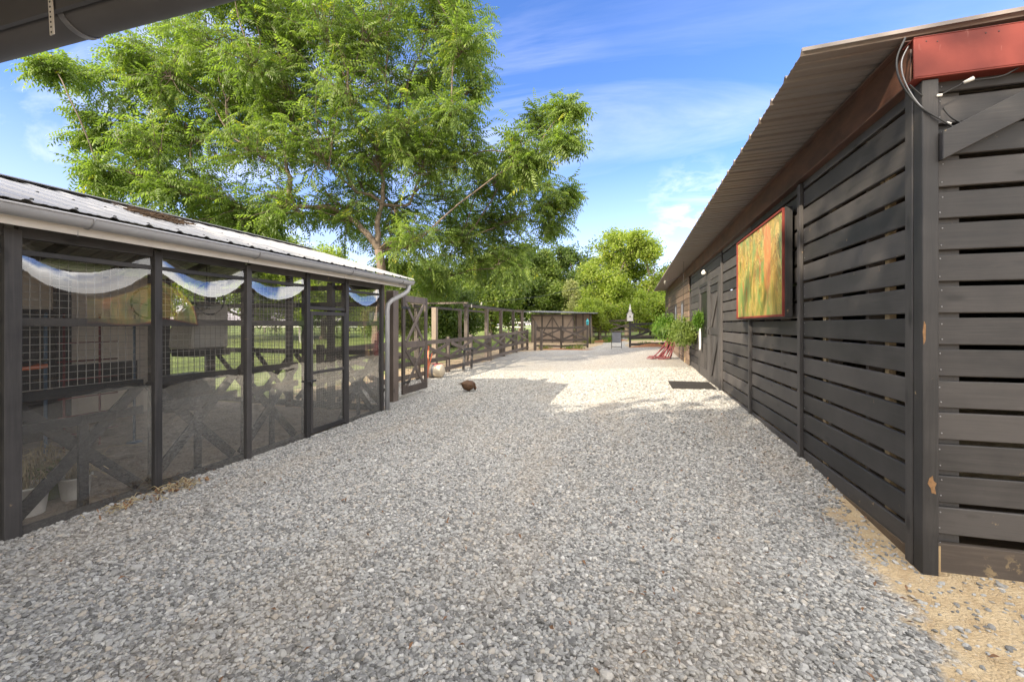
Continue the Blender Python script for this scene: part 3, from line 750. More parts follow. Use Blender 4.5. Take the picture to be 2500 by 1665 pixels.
# roof, ridge, gutter
mb = MB()
corrugated(mb, -1.3, 6.56, (-3.60, .765), (-5.68, 1.372), .2286, .013)
corrugated(mb, -1.3, 6.56, (-7.76, .765), (-5.682, 1.372), .2286, .013)
cr = mb.build('roof', M['roof_pale'], coop)
mb = MB(); mb.beam((-5.60, -1.3, 1.385), (-5.60, 6.58, 1.385), .16, .006, side=(.96, 0, -.28)); mb.beam((-5.76, -1.3, 1.385), (-5.76, 6.58, 1.385), .16, .006, side=(.96, 0, .28)); mb.build('ridge_cap', M['ridge_dark'], cr)
mb = MB()
for y in np.arange(-1.2, 6.5, .2286):
    for (x, z) in ((-3.72, .803), (-4.6, 1.06)): mb.lathe((x, y+.02, z), [(.001, .012), (.009, .010), (.012, -.002)], 6)
mb.build('screws', M['black_plastic'], cr)
mb = MB(); mb.box((-3.74, -1.3, .625), (-3.72, 6.5, .752)); mb.build('fascia_board', M['fascia'], coop)
mb = MB(); mb.box((XC+.004, -1.3, .655), (-3.742, 6.5, .665)); mb.build('soffit_board', M['fascia'], coop)
mb = MB()
for y in np.arange(-1.0, 6.5, .9): mb.beam((-3.78, y, .70), (-5.66, y, 1.28), .04, .09, side=(0, 1, 0)); mb.beam((-7.6, y, .70), (-5.70, y, 1.28), .04, .09, side=(0, 1, 0))
mb.each('rafter', M['stain_X'], coop)
# half-round gutter
def half_gutter(name, p0, p1, r_, mat, parent, lip=True, axis='Y', n=14):
    """U profile sweeping along axis"""
    mb = MB(); prof = []
    for k in range(n+1):
        a = math.pi*k/n; prof.append((-r_*math.cos(a), -r_*math.sin(a)))
    inner = [(u*.94, v*.94) for u, v in prof[::-1]]
    out = prof + inner; vs = []
    for p in (p0, p1):
        for u, v in out:
            vs.append((p[0]+u, p[1], p[2]+v) if axis == 'Y' else (p[0], p[1]+u, p[2]+v))
    m_ = len(out); fs = [(i, (i+1) % m_, m_+(i+1) % m_, m_+i) for i in range(m_)]
    mb.add(vs, fs, .5, True)
    ro = (p0[0]+r_, p0[1], p0[2]) if axis == 'Y' else (p0[0], p0[1]+r_, p0[2])
    rq = (p1[0]+r_, p1[1], p1[2]) if axis == 'Y' else (p1[0], p1[1]+r_, p1[2])
    mb.tube([ro, rq], .009, 8, .5)
    vsx = [(p1[0]+u, p1[1], p1[2]+v) if axis == 'Y' else (p1[0], p1[1]+u, p1[2]+v) for u, v in prof]
    mb.add(vsx, [tuple(range(len(vsx)))], .5)
    return mb.build(name, mat, parent)
gut = empty('rain_gutter', (-3.65, 6.55, .74), 'grey half-round gutter and downspout along the aviary roof edge', 'gutter')
gt = half_gutter('gutter', (-3.655, -1.4, .735), (-3.655, 6.56, .735), .066, M['gutter_metal'], gut)
mb = MB()
for y in (-.3, .75, 2.05, 3.42, 4.9, 6.2):
    pts = [(-3.655-.069*math.cos(math.pi*k/12), y, .735-.069*math.sin(math.pi*k/12)) for k in range(13)]
    mb.tube(pts, .006, 5); mb.tube([(-3.725, y-.02, .70), (-3.722, y-.02, .615)], .004, 5)
mb.each('gutter_strap', M['grey_metal'], gut)
mb = MB(); zg = -1.37
mb.tube([(-3.655, 6.47, .68), (-3.655, 6.47, .62), (-3.66, 6.44, .57), (-3.69, 6.38, .52), (-3.79, 6.16, .40), (-3.82, 6.10, .33), (-3.825, 6.085, .24), (-3.825, 6.085, zg)], .036, 14)
mb.build('downspout', M['gutter_metal'], gut)
# nest of debris on the roof
mb = MB(); r_ = random.Random(3)
for k in range(420):
    x = -4.75+r_.gauss(0, .16); y = 3.25+r_.gauss(0, .11)+(x+4.75)*-.3; z = .765+( -3.6-x)*.292+.02+abs(r_.gauss(0, .012))
    a = r_.uniform(0, 6.28); l_ = r_.uniform(.02, .07); mb.tube([(x-l_*math.cos(a), y-l_*math.sin(a), z), (x+l_*math.cos(a), y+l_*math.sin(a), z+r_.uniform(-.004, .012))], r_.uniform(.002, .007), 4)
tag(mb.build('leaf_debris', M['nest']), 'dark brown clump of twigs caught on the pale aviary roof', 'debris')

# ---- things inside the aviary
def thing_mb(name, mb, mat, label, cat, group=None, bevel=0):
    return tag(mb.build(name, mat, None, bevel), label, cat, group)
r_ = random.Random(11)
# hooded nest box (rocking shape), white hood with dark base
hb = empty('hooded_nest_box', (-5.4, 5.0, -.3), 'pale rounded hood nest box on dark base hanging in the aviary', 'nest box')
mb = MB(); yc, zc = 4.30, -.12
poly = [(3.95, -.30), (3.97, -.05), (4.05, .12), (4.18, .22), (4.32, .27), (4.45, .27), (4.45, -.30)]
mb.prism(poly, 'X', -5.6, -5.2); mb.build('hood', M['hood'], hb, .02)
mb = MB(); mb.prism([(3.97, -.305), (4.47, -.305), (4.47, -.40), (4.0, -.40)], 'X', -5.61, -5.19); mb.box((-5.55, 4.2, .271), (-5.3, 4.42, .30)); mb.build('base', M['black_plastic'], hb, .01)
mb = MB(); mb.tube([(-5.4, 4.3, .3), (-5.4, 4.3, .95)], .006, 5); mb.build('hanger', M['darkwire'], hb)
# hanging dish with chains
hd = empty('hanging_tray', (-4.7, 2.15, -.3), 'black hanging tray with orange rim and chains near left end', 'tray')
mb = MB(); mb.lathe((-4.75, 2.05, -.30), [(.001, -.03), (.20, -.03), (.30, 0), (.31, .015), (.001, .02)], 24); mb.build('tray', M['black_plastic'], hd)
mb = MB(); mb.lathe((-4.75, 2.05, -.335), [(.27, -.012), (.305, -.012), (.305, .012), (.27, .012)], 24); mb.build('rim', M['orange'], hd)
mb = MB()
for a in (0, 2.1, 4.2): mb.tube([(-4.75+.3*math.cos(a), 2.05+.3*math.sin(a), -.28), (-4.75, 2.05, -.10)], .004, 5)
mb.tube([(-4.75, 2.05, -.10), (-4.75, 2.05, .95)], .004, 5); mb.each('chain', M['darkwire'], hd)
# ladders
ld = empty('roost_ladder', (-6.0, 4.0, -1.38), 'red metal roosting ladder standing behind the wire mesh', 'ladder')
for yy in (3.10, 3.42):
    mb = MB(); mb.tube([(-5.9, yy, -1.38), (-5.9, yy, .12)], .011, 6); mb.build('rail', M['red_cloth'], ld)
mb = MB()
for z in np.arange(-1.2, .1, .2): mb.tube([(-5.9, 3.05, z), (-5.9, 3.6, z)], .008, 6)
mb.each('rung', M['red_cloth'], ld)
for k, (x, y, lb) in enumerate(((-5.6, 2.80, 'thin blue pole left of the red ladder in the aviary'), (-5.6, 3.58, 'blue pole right of the red ladder in the aviary'))):
    mb = MB(); mb.tube([(x, y, -1.38), (x, y, .1), (x, y+.01, .11)], .014, 8); mb.lathe((x, y, -1.38), [(.001, .03), (.07, .02), (.08, 0)], 12); thing_mb('pole', mb, M['blue'], lb, 'pole', 'blue poles in the aviary')
# wire hoops (wreath rings)
for k, (y, z, lb) in enumerate(((3.16, .10, 'left dark wire hoop hanging by the pale hood'), (3.82, .18, 'right dark wire hoop hanging above the pale hood'))):
    mb = MB(); cx_, rr = -4.75, .15+.03*k
    mb.tube([(cx_, y+rr*math.cos(a), z+.12+rr*math.sin(a)) for a in np.linspace(0, 6.283, 28)], .009, 6)
    mb.tube([(cx_, y, z+.12+rr), (cx_, y, .95)], .003, 5); mb.tube([(cx_, y-rr, z+.12), (cx_, y, z+.10), (cx_, y+rr, z+.12)], .006, 5)
    thing_mb('wire_hoop', mb, M['darkwire'], lb, 'hoop', 'hoops hung in the aviary')
# buckets and planters low in the first bay
for (x, y, rr, h, mt, lb) in ((-4.25, 2.02, .12, .2, 'white_paint', 'white grass-filled tub nearest the left frame edge'), (-4.3, 2.33, .10, .16, 'white_paint', 'smaller white tub of dry grass behind the vinyl'), (-4.5, 2.25, .11, .26, 'leaf_dark', 'dark green bucket behind the white tubs')):
    tb = empty('tub', (x, y, -1.38), lb, 'tub')
    mb = MB(); mb.lathe((x, y, -1.38), [(rr*.8, 0), (rr, h), (rr*1.06, h), (rr*1.06, h+.012), (rr*.94, h+.012), (rr*.75, .02)], 20); mb.build('body', M[mt], tb)
    mb = MB()
    for k in range(60):
        a = r_.uniform(0, 6.28); q = r_.uniform(0, rr*.7); lx = r_.gauss(0, .12); ly = r_.gauss(0, .12); hh = r_.uniform(.1, .3)
        b_ = Vector((x+q*math.cos(a), y+q*math.sin(a), -1.38+h*.8)); mb.tube([b_, b_+Vector((lx*.4, ly*.4, hh*.8)), b_+Vector((lx, ly, hh*.6))], .0022, 4)
    mb.build('grass', M['straw'], tb)
# dark feed boxes along the back
for (y, z0, z1, lb) in ((3.0, -1.38, -.95, 'low dark feed bin by the back wall, left one'), (4.95, -1.38, -.85, 'low dark feed bin by the back wall, right one')):
    mb = MB(); mb.box((-7.3, y, z0), (-6.8, y+.6, z1)); mb.box((-7.33, y-.03, z1), (-6.77, y+.63, z1+.04)); thing_mb('feed_bin', mb, M['black_plastic'], lb, 'bin', 'feed bins in the aviary', .01)
# ================================================================ PORCH the photographer stands under
porch = empty('porch_roof', (-2.4, 1.3, 1.4), 'dark porch roof edge with its underside at the top left corner', 'roof')
mb = MB(); mb.box((-5, -1.2, 1.50), (1.0, 1.25, 1.53)); mb.build('soffit', M['soffit'], porch)
mb = MB(); mb.box((-5, 1.232, 1.36), (1.0, 1.25, 1.499)); mb.build('fascia', M['soffit'], porch)
mb = MB(); mb.add([(-5.1, 1.38, 1.56), (1.1, 1.38, 1.56), (1.1, -1.3, 1.75), (-5.1, -1.3, 1.75)], [(0, 1, 2, 3)]); mb.build('roof_sheet', M['roof_pale'], porch)

hg = half_gutter('gutter', (-5.1, 1.335, 1.405), (1.1, 1.335, 1.405), .082, M['soffit'], porch, axis='X', n=20)
mb = MB(); x = -2.42
for k in range(20):
    a0, a1 = math.pi*k/20, math.pi*(k+1)/20
    p = Vector((x, 1.335-.086*math.cos(a0), 1.405-.086*math.sin(a0))); q = Vector((x, 1.335-.086*math.cos(a1), 1.405-.086*math.sin(a1)))
    mb.beam(p, q, .028, .004, side=(1, 0, 0)); 
    for s_ in (-.014, .014): mb.tube([p+Vector((s_, 0, 0)), q+Vector((s_, 0, 0))], .003, 5)
mb.build('gutter_strap', M['grey_metal'], hg)
mb = MB(); mb.beam((-2.42, 1.222, 1.50), (-2.40, 1.222, 1.245), .026, .004, side=(1, 0, 0)); mb.build('hanger_strap', M['fascia'], porch)
mb = MB()
for z in np.arange(1.255, 1.5, .022): mb.lathe((-2.401-(z-1.25)*.08, 1.2185, z), [(.0001, 0), (.0045, 0), (.0045, .001)], 8, axis='Y')
mb.build('strap_holes', M['black_plastic'], porch)

# ================================================================ FENCES
def fence(name, pts, label, zt=1.0, mats=('fence_Y', 'fence_Z'), ph=1.06, n_low=2, mesh=False, grp=None):
    root = empty(name, (pts[0][0], pts[0][1], G(*pts[0])), label, 'fence', grp)
    for i, p in enumerate(pts):
        g_ = G(*p); mb = MB(); mb.box((p[0]-.05, p[1]-.05, g_-.1), (p[0]+.05, p[1]+.05, g_+ph)); mb.build('post', M[mats[1]], root, .004)
    for i in range(len(pts)-1):
        a = Vector((*pts[i], G(*pts[i]))); b = Vector((*pts[i+1], G(*pts[i+1]))); d = (b-a).normalized(); side = d.cross(Vector((0, 0, 1))).normalized()
        off = side*.062
        mb = MB(); up = Vector((0, 0, 1))
        for z in (zt-.06, .44, .14): mb.beam(a+off+up*z+d*.0, b+off+up*z, .022, .115, side=side)
        mb.each('rail', M[mats[0]], root, .003)
        mb = MB()
        mb.beam(a+off*1.0+up*.48+d*.05, b+off+up*(zt-.13)-d*.05, .02, .10, side=side)
        mb.beam(a+off*1.36+up*(zt-.13)+d*.05, b+off*1.36+up*.48-d*.05, .02, .10, side=side)
        mb.each('cross_brace', M[mats[0]], root, .003)
        if mesh:
            mb = MB(); ln = (b-a).length; o2 = side*.035
            for q in np.arange(0, ln, .09): mb.beam(a+o2+d*q+up*.02, a+o2+d*q+up*.9, .0035, .0035)
            for q in np.arange(.05, .9, .09): mb.beam(a+o2+up*q, b+o2+up*q, .0035, .0035)
            mb.build('wire_mesh', M['darkwire'], root)
    return root
fence('paddock_fence', [(-5.3, 6.3), (-5.3, 8.05), (-5.28, 9.8), (-5.26, 11.6), (-5.26, 13.45), (-5.26, 15.45), (-5.26, 17.3), (-5.26, 19.3), (-5.2, 21.2)], 'dark cross-braced board fence running away beside the gravel', mesh=True)
fence('corner_fence', [(-5.0, 22.2), (-3.62, 22.2), (-2.3, 22.7)], 'brown cross-braced fence facing the yard in front of the shed', zt=1.14, ph=1.2, mats=('fence_X', 'fence_Z'))
fence('end_fence', [(-.13, 21.3), (1.75, 21.5), (3.6, 21.7)], 'black cross-braced fence at the yard end right of the birdhouse', zt=1.16, ph=1.26, mats=('stain_X', 'stain_Z'))
fence('far_fence', [(-3.6, 26.6), (-1.6, 26.6), (.4, 26.6), (2.4, 26.6)], 'farthest dark fence seen through the gap under the bright tree', zt=1.15, mats=('fence_X', 'fence_Z'))
# tall field fence far across the lawn
fl = empty('field_fence', (-30, 34, -1), 'long pale rail fence far across the lawn behind the aviary', 'fence')
mb = MB()
for k in range(26): mb.box((-38+k*1.4, 33.95, G(-10, 34)-.1), (-37.9+k*1.4, 34.05, G(-10, 34)+1.0))
mb.each('post', M['fence_Z'], fl)
mb = MB(); 
for z in (.92, .55): mb.box((-38, 33.9, G(-10, 34)+z), (-3, 33.94, G(-10, 34)+z+.09))
mb.each('rail', M['white_far'], fl)

# open yard gate with its post
gp = empty('yard_gate', (-4.2, 6.95, -1.4), 'tall open gate leaf with crossed braces hung on a thick dark post', 'gate')
mb = MB(); mb.box((-4.30, 6.80, -1.5), (-4.15, 6.98, .62)); mb.build('post', M['fence_Z'], gp, .004)
mb = MB(); xg = -4.12; ga, gb, zb, zt = 7.05, 8.03, -1.30, .55
for (a, b) in ((ga, ga+.09), (gb-.09, gb)): mb.box((xg-.02, a, zb), (xg+.02, b, zt))
for (a, b) in ((zb, zb+.13), (-.44, -.33), (zt-.12, zt)): mb.box((xg-.018, ga+.09, a), (xg+.018, gb-.09, b))
xbrace(mb, ga+.13, gb-.13, zb+.13, -.44, xg, w_=.07, t_=.02); xbrace(mb, ga+.13, gb-.13, -.33, zt-.12, xg, w_=.07, t_=.02)
mb.build('leaf', M['fence_Z'], gp, .003)
mb = MB()
for z in (-1.1, .3): mb.box((xg+.021, ga-.06, z), (xg+.028, ga+.25, z+.04))
mb.each('hinge', M['black_plastic'], gp)
grid('wire_mesh', ga+.09, gb-.09, zb+.13, zt-.12, xg-.035, parent=gp, step=.07, t_=.003, mat=M['darkwire'])

# pergola along the fence
pg = empty('pergola', (-5.42, 13.4, -1.4), 'tall post and beam frame with light bulbs behind the fence', 'pergola')
for k, (x, y, h) in enumerate(((-5.42, 13.45, 2.0), (-5.42, 15.5, 2.02), (-5.42, 17.35, 2.04), (-5.42, 19.3, 2.05), (-5.42, 21.0, 2.05), (-7.3, 13.45, 2.0), (-7.3, 17.35, 2.03), (-7.3, 21, 2.05))):
    mb = MB(); mb.box((x-.06, y-.06, -1.5), (x+.06, y+.06, -1.4+h)); mb.build('post', M['fence_Z'], pg, .004)
mb = MB(); mb.box((-5.44, 13.2, .605), (-5.40, 21.2, .70)); mb.box((-7.32, 13.2, .605), (-7.28, 21.2, .70)); mb.each('beam', M['fence_Y'], pg, .003)
mb = MB(); mb.box((-7.4, 13.2, .702), (-5.3, 13.3, .76)); mb.box((-7.4, 21.1, .702), (-5.3, 21.2, .76)); mb.each('beam', M['fence_X'], pg)
mb = MB(); mb.box((-5.62, 11.25, -1.5), (-5.48, 11.39, .50)); thing_mb('wooden_post', mb, M['postlit_Z'], 'pale lone square post behind the fence, nearest of the tall posts', 'post', None, .004)
# gate posts by the fence end
for (x, y, h, lb) in ((-4.75, 21.0, 1.5, 'short dark gate post at the corner of the paddock fence'), (-4.45, 21.1, 1.1, 'lower dark post beside the corner gate post')):
    mb = MB(); mb.box((x-.06, y-.06, -1.5), (x+.06, y+.06, -1.35+h)); thing_mb('gate_post', mb, M['fence_Z'], lb, 'post', 'corner gate posts', .004)
# saw-horse like hitching stand at the fence
hs_ = empty('hitching_stand', (-4.75, 12.2, -1.4), 'small dark wooden stand with two legs in front of the fence', 'stand')
for y in (11.9, 12.55):
    mb = MB(); mb.beam((-4.9, y, -1.42), (-4.85, y, -.75), .06, .06); mb.build('leg', M['stain_Z'], hs_)
mb = MB(); mb.beam((-4.86, 11.75, -.74), (-4.86, 12.7, -.74), .09, .05, side=(1, 0, 0)); mb.build('top', M['stain_Y'], hs_)

# shed with cross-braced facade
sh = empty('garden_shed', (-4.4, 24.6, -1.2), 'brown flat-roofed shed with V-braced front behind the corner fence', 'shed')
ys_ = 24.6; xa, xb, xc = -5.75, -3.3, -2.35; zt = .62
mb = MB(); mb.box((xa, ys_, -1.3), (xb, ys_+.04, zt)); mb.box((xa, ys_+.04, -1.3), (xa+.04, ys_+3, zt)); mb.box((xb, ys_+.5, -1.3), (xc, ys_+.54, zt)); mb.box((xc-.04, ys_+.54, -1.3), (xc, ys_+3, zt)); mb.each('wall', M['beige_board'], sh)
mb = MB()
n = 4
for i in range(n+1):
    x = xa+(xb-xa)*i/n; mb.box((x-.04, ys_-.025, -1.3), (x+.04, ys_-.001, zt))
for i in range(n):
    a, b = xa+(xb-xa)*i/n, xa+(xb-xa)*(i+1)/n
    if i % 2 == 0: a, b = b, a
    mb.beam((a, ys_-.012, -.55), (b, ys_-.012, zt-.15), .02, .07, side=(0, 1, 0))
mb.box((xa+.04, ys_-.02, zt-.12), (xb-.04, ys_-.002, zt-.03))
for i in range(3): x = xb+.1+(xc-xb-.15)*i/2; mb.box((x-.03, ys_+.48, -1.3), (x+.03, ys_+.499, zt))
mb.each('batten', M['fence_Z'], sh)
mb = MB(); mb.add([(xa-.5, ys_-.45, .73), (xc+.4, ys_-.45, .62), (xc+.4, ys_+3.3, .78), (xa-.5, ys_+3.3, .9), (xa-.5, ys_-.45, .77), (xc+.4, ys_-.45, .66), (xc+.4, ys_+3.3, .82), (xa-.5, ys_+3.3, .94)], [(0, 3, 2, 1), (4, 5, 6, 7), (0, 1, 5, 4), (1, 2, 6, 5), (2, 3, 7, 6), (3, 0, 4, 7)]); mb.build('roof', M['ridge_dark'], sh)
mb = MB(); mb.tube([(xc+.05, ys_-.3, -1.2), (xc+.05, ys_-.3, .6)], .03, 8); mb.build('post', M['stain_Z'], sh)

# string lights from the pergola to the barn
def bulb_string(label, pts, nb):
    root = empty('string_lights', pts[0], label, 'string lights', 'bulb strings over the yard')
    P_ = [Vector(p) for p in pts]; cable(P_, .006, M['black_plastic'], 'cable', root, 5, 8)
    mb0 = None
    segs = []
    for k in range(nb):
        t = (k+.5)/nb*(len(P_)-1); i = int(t); u = t-i; p = P_[i].lerp(P_[i+1], u)-Vector((0, 0, .03))
        if mb0 is None:
            mb = MB(); mb.lathe(p, [(.012, .02), (.014, 0), (.03, -.05), (.022, -.085), (.001, -.10)], 8); mb0 = mb.build('bulb', M['bulb'], root); base = p
        else:
            c = mb0.copy(); COL.objects.link(c); c.parent = root; c.location = p-base
bulb_string('bulb string along the pergola beam', [(-5.36, 13.3, .72), (-5.36, 17, .70), (-5.36, 21, .74)], 8)
bulb_string('bulb string sagging from pergola past the shed', [(-5.36, 21, .76), (-4.2, 22.6, .50), (-3.0, 23.5, .58), (-2.3, 22.7, .62)], 7)
bulb_string('bulb string drooping from the barn eave at far end', [(1.1, 16.2, 1.62), (1.05, 15.2, 1.42), (1.5, 13.9, 1.52)], 4)
bulb_string('rising bulb string reaching from pergola toward the tall trees', [(-5.36, 13.3, .72), (-3.0, 20.0, 1.6), (1.0, 33.0, 4.6)], 9)

# birdhouse on post, teal lantern
bh = empty('birdhouse', (-.13, 21.3, .28), 'white steepled birdhouse on top of the black fence post', 'birdhouse')
bx, by, bz = -.13, 21.3, G(-.13, 21.3)+1.262
mb = MB(); mb.box((bx-.14, by-.12, bz), (bx+.14, by+.12, bz+.34)); mb.prism([(bx-.14, bz+.34), (bx+.14, bz+.34), (bx, bz+.52)], 'Y', by-.12, by+.12); mb.build('body', M['white_paint'], bh)
mb = MB(); 
for s_ in (-1, 1): mb.beam((bx+s_*.18, by, bz+.30), (bx, by, bz+.545), .30, .015, side=(0, 1, 0))
mb.build('roof', M['grey_metal'], bh)
mb = MB(); mb.add([(bx-.06, by-.06, bz+.50), (bx+.06, by-.06, bz+.50), (bx+.06, by+.06, bz+.50), (bx-.06, by+.06, bz+.50), (bx, by, bz+.86)], [(0, 1, 4), (1, 2, 4), (2, 3, 4), (3, 0, 4), (3, 2, 1, 0)]); mb.build('steeple', M['white_paint'], bh)
mb = MB(); mb.lathe((bx, by-.121, bz+.22), [(.0001, 0), (.035, 0), (.035, -.004)], 10, axis='Y'); mb.build('entrance_hole', M['black_plastic'], bh)
tl = empty('lantern', (-2.3, 22.7, .1), 'small teal lantern birdhouse on the corner fence end post', 'lantern')
bz2 = G(-2.3, 22.7)+1.2
mb = MB(); mb.box((-2.36, 22.64, bz2), (-2.24, 22.76, bz2+.16)); mb.build('body', M['teal'], tl, .01)
mb = MB(); mb.add([(-2.39, 22.61, bz2+.162), (-2.21, 22.61, bz2+.162), (-2.21, 22.79, bz2+.162), (-2.39, 22.79, bz2+.162), (-2.3, 22.7, bz2+.34)], [(0, 1, 4), (1, 2, 4), (2, 3, 4), (3, 0, 4), (3, 2, 1, 0)]); mb.build('roof', M['teal'], tl)
# standing sign board
sb = empty('sign_board', (-.75, 21.0, G(-.75, 21)), 'slate grey standing sign board with thin black legs beside birdhouse post', 'sign')
gz = G(-.75, 21)
for x in (-.98, -.52):
    mb = MB(); mb.tube([(x, 21.0, gz), (x, 21.05, gz+.95)], .014, 6); mb.build('leg', M['black_plastic'], sb)
mb = MB(); mb.box((-.95, 21.0, gz+.30), (-.55, 21.03, gz+.80)); mb.build('panel', M['slate'], sb)
mb = MB()
for k in range(8): mb.box((-.90, 20.994, gz+.74-k*.055), (-.90+.30-.05*(k % 3), 20.999, gz+.752-k*.055))
mb.build('lettering', M['grey_metal'], sb)
mb = MB(); mb.box((-.96, 20.99, gz+.80), (-.54, 21.04, gz+.83)); mb.box((-.96, 20.99, gz+.10), (-.54, 21.04, gz+.125)); mb.build('frame', M['black_plastic'], sb)

# planter drum with pink and orange gear
dm = empty('feed_drum', (-5.0, 10.3, -1.4), 'cream drum lying on its side with pink netting by the fence', 'drum')
mb = MB(); mb.lathe((-5.25, 10.25, -1.21), [(.001, 0), (.15, 0), (.17, .03), (.17, .42), (.15, .45), (.001, .45)], 18, axis='X'); mb.build('body', M['cream'], dm)
mb = MB(); mb.lathe((-5.06, 10.25, -1.21), [(.172, 0), (.176, .01), (.176, .05), (.172, .06)], 18, axis='X'); mb.build('band', M['grey_metal'], dm)
mb = MB()
for k in range(26):
    a = r_.uniform(.5, 2.7); x = -5.2+r_.uniform(0, .35); mb.tube([(x+.02*j*r_.uniform(-1, 1), 10.25-.19*math.cos(a+.12*j), -1.21+.19*math.sin(a+.12*j)) for j in range(5)], .006, 4)
mb.build('netting', M['pink'], dm)
mb = MB(); mb.beam((-5.14, 10.05, -1.38), (-5.18, 10.18, -.55), .055, .012, side=(1, 0, 0)); mb.beam((-5.14, 10.02, -1.3), (-5.05, 10.15, -.75), .03, .01, side=(1, 0, 0)); thing_mb('orange_strap', mb, M['orange'], 'bright orange strap leaning on the fence above the drum', 'strap')

# door mat, red hose
mt = MB()
for k in range(16): y = 8.72+k*.055; mt.beam((.72, y, G(1, y)+.03), (1.5, y, G(1.4, y)+.03), .03, .02, side=(0, 1, 0))
for x in (.74, 1.1, 1.47): mt.box((x, 8.70, G(x, 9)+.01), (x+.03, 9.57, G(x, 9)+.032))
thing_mb('door_mat', mt, M['mat_rubber'], 'black slatted rubber mat on gravel before the barn doors', 'mat')
mb = MB()
for k in range(16):
    u = k/15; top = Vector((1.27+.10*math.sin(k*2.1), 15.1+.2*math.cos(k*1.7), -.28+.06*math.sin(k))); gz = G(.9, 15)
    bot = Vector((.62+.6*u, 15.0+.25*math.sin(k*1.3), gz+.03+.03*(k % 3)))
    mid = top.lerp(bot, .5)+Vector((.14-.05*u, 0, -.02)); q = bot+Vector((-.18, 0, -.01))
    pts = []
    for t in np.linspace(0, 1, 9): pts.append(top*(1-t)**2+mid*2*t*(1-t)+bot*t*t)
    pts.append(q); mb.tube(pts, .016, 6)
thing_mb('red_hose', mb, M['red_cloth'], 'bundle of red hose draped from the wall down to the gravel', 'hose')
mb = MB(); mb.tube([(1.55, 15.1, -.25), (1.25, 15.1, -.25), (1.2, 15.1, -.2)], .012, 6); mb.build('hose_hook', M['white_paint'], barn)
mb = MB()
mb.box((XW-.035, 13.9, -1.2), (XW-.005, 14.0, -.3), .4); mb.box((XW-.035, 14.05, -1.2), (XW-.005, 14.12, -.42), .8)
mb.each('drain_board', M['raw_lumber'], barn)

# ---- foliage tools
def leaflet_template(nl=6, L_=.34, ll=.085, lw=.028, droop=.35):
    """pinnate leaf: pairs of leaflets on a drooping rachis; returns (k,4,3) in local frame x=along, z=up"""
    out = []
    def leaf(b, d, l_, w_):
        d = d/np.linalg.norm(d); s = np.cross(d, [0, 0, 1.]); s /= (np.linalg.norm(s)+1e-6)
        t = b+d*l_; m = b+d*l_*.45
        out.append([b, m+s*w_/2, t+np.array([0, 0, -.15*l_]), m-s*w_/2])
    for k in range(nl):
        u = (k+1.3)/(nl+.8); p = np.array([L_*u, 0, -droop*L_*u*u]); sc_ = 1-.35*abs(u-.5)
        for sg in (-1, 1): leaf(p, np.array([.35, sg*.75, -.8]), ll*sc_, lw)
    p = np.array([L_, 0, -droop*L_]); leaf(p, np.array([1, 0, -.8]), ll, lw)
    return np.array(out)
def frames(D, U=None):
    D = D/np.linalg.norm(D, axis=1, keepdims=True); up = np.tile([0, 0, 1.], (len(D), 1))
    S_ = np.cross(up, D); n_ = np.linalg.norm(S_, axis=1, keepdims=True); S_ = np.where(n_ < 1e-3, [0, 1., 0], S_/np.maximum(n_, 1e-3)); Z_ = np.cross(D, S_)
    return np.stack([D, S_, Z_], axis=2)                     # columns x,y,z
def put_leaves(P_, D, T, scale, roll=None):
    F = frames(D)
    if roll is not None:
        c_, s_ = np.cos(roll), np.sin(roll); Y_, Z_ = F[:, :, 1].copy(), F[:, :, 2].copy()
        F[:, :, 1] = Y_*c_[:, None]+Z_*s_[:, None]; F[:, :, 2] = -Y_*s_[:, None]+Z_*c_[:, None]
    K = T.reshape(-1, 3)
    V = np.einsum('nij,kj->nki', F, K)*scale[:, None, None]+P_[:, None, :]
    return V.reshape(-1, 3)
def curve_pts(a, b, sag, n, jit, r_):
    a = Vector(a); b = Vector(b); out = []; L_ = (b-a).length; o = Vector((r_.uniform(-1, 1), r_.uniform(-1, 1), r_.uniform(-1, 1)))*jit*L_
    for k in range(n+1):
        t = k/n; q = a.lerp(b, t); out.append(q+Vector((0, 0, sag*L_))*math.sin(math.pi*t)+o*math.sin(math.pi*t)+Vector((r_.gauss(0, 1), r_.gauss(0, 1), r_.gauss(0, 1)))*L_*.012*(0 < k < n))
    return out

def pxp(px, py, d):                                          # world point at camera depth d (design-time measurement of the photo)
    lat = (px-1250)/1040*d; z = -(py-793)/1040*d
    return np.array([lat*math.cos(TH)-d*math.sin(TH), lat*math.sin(TH)+d*math.cos(TH), z])

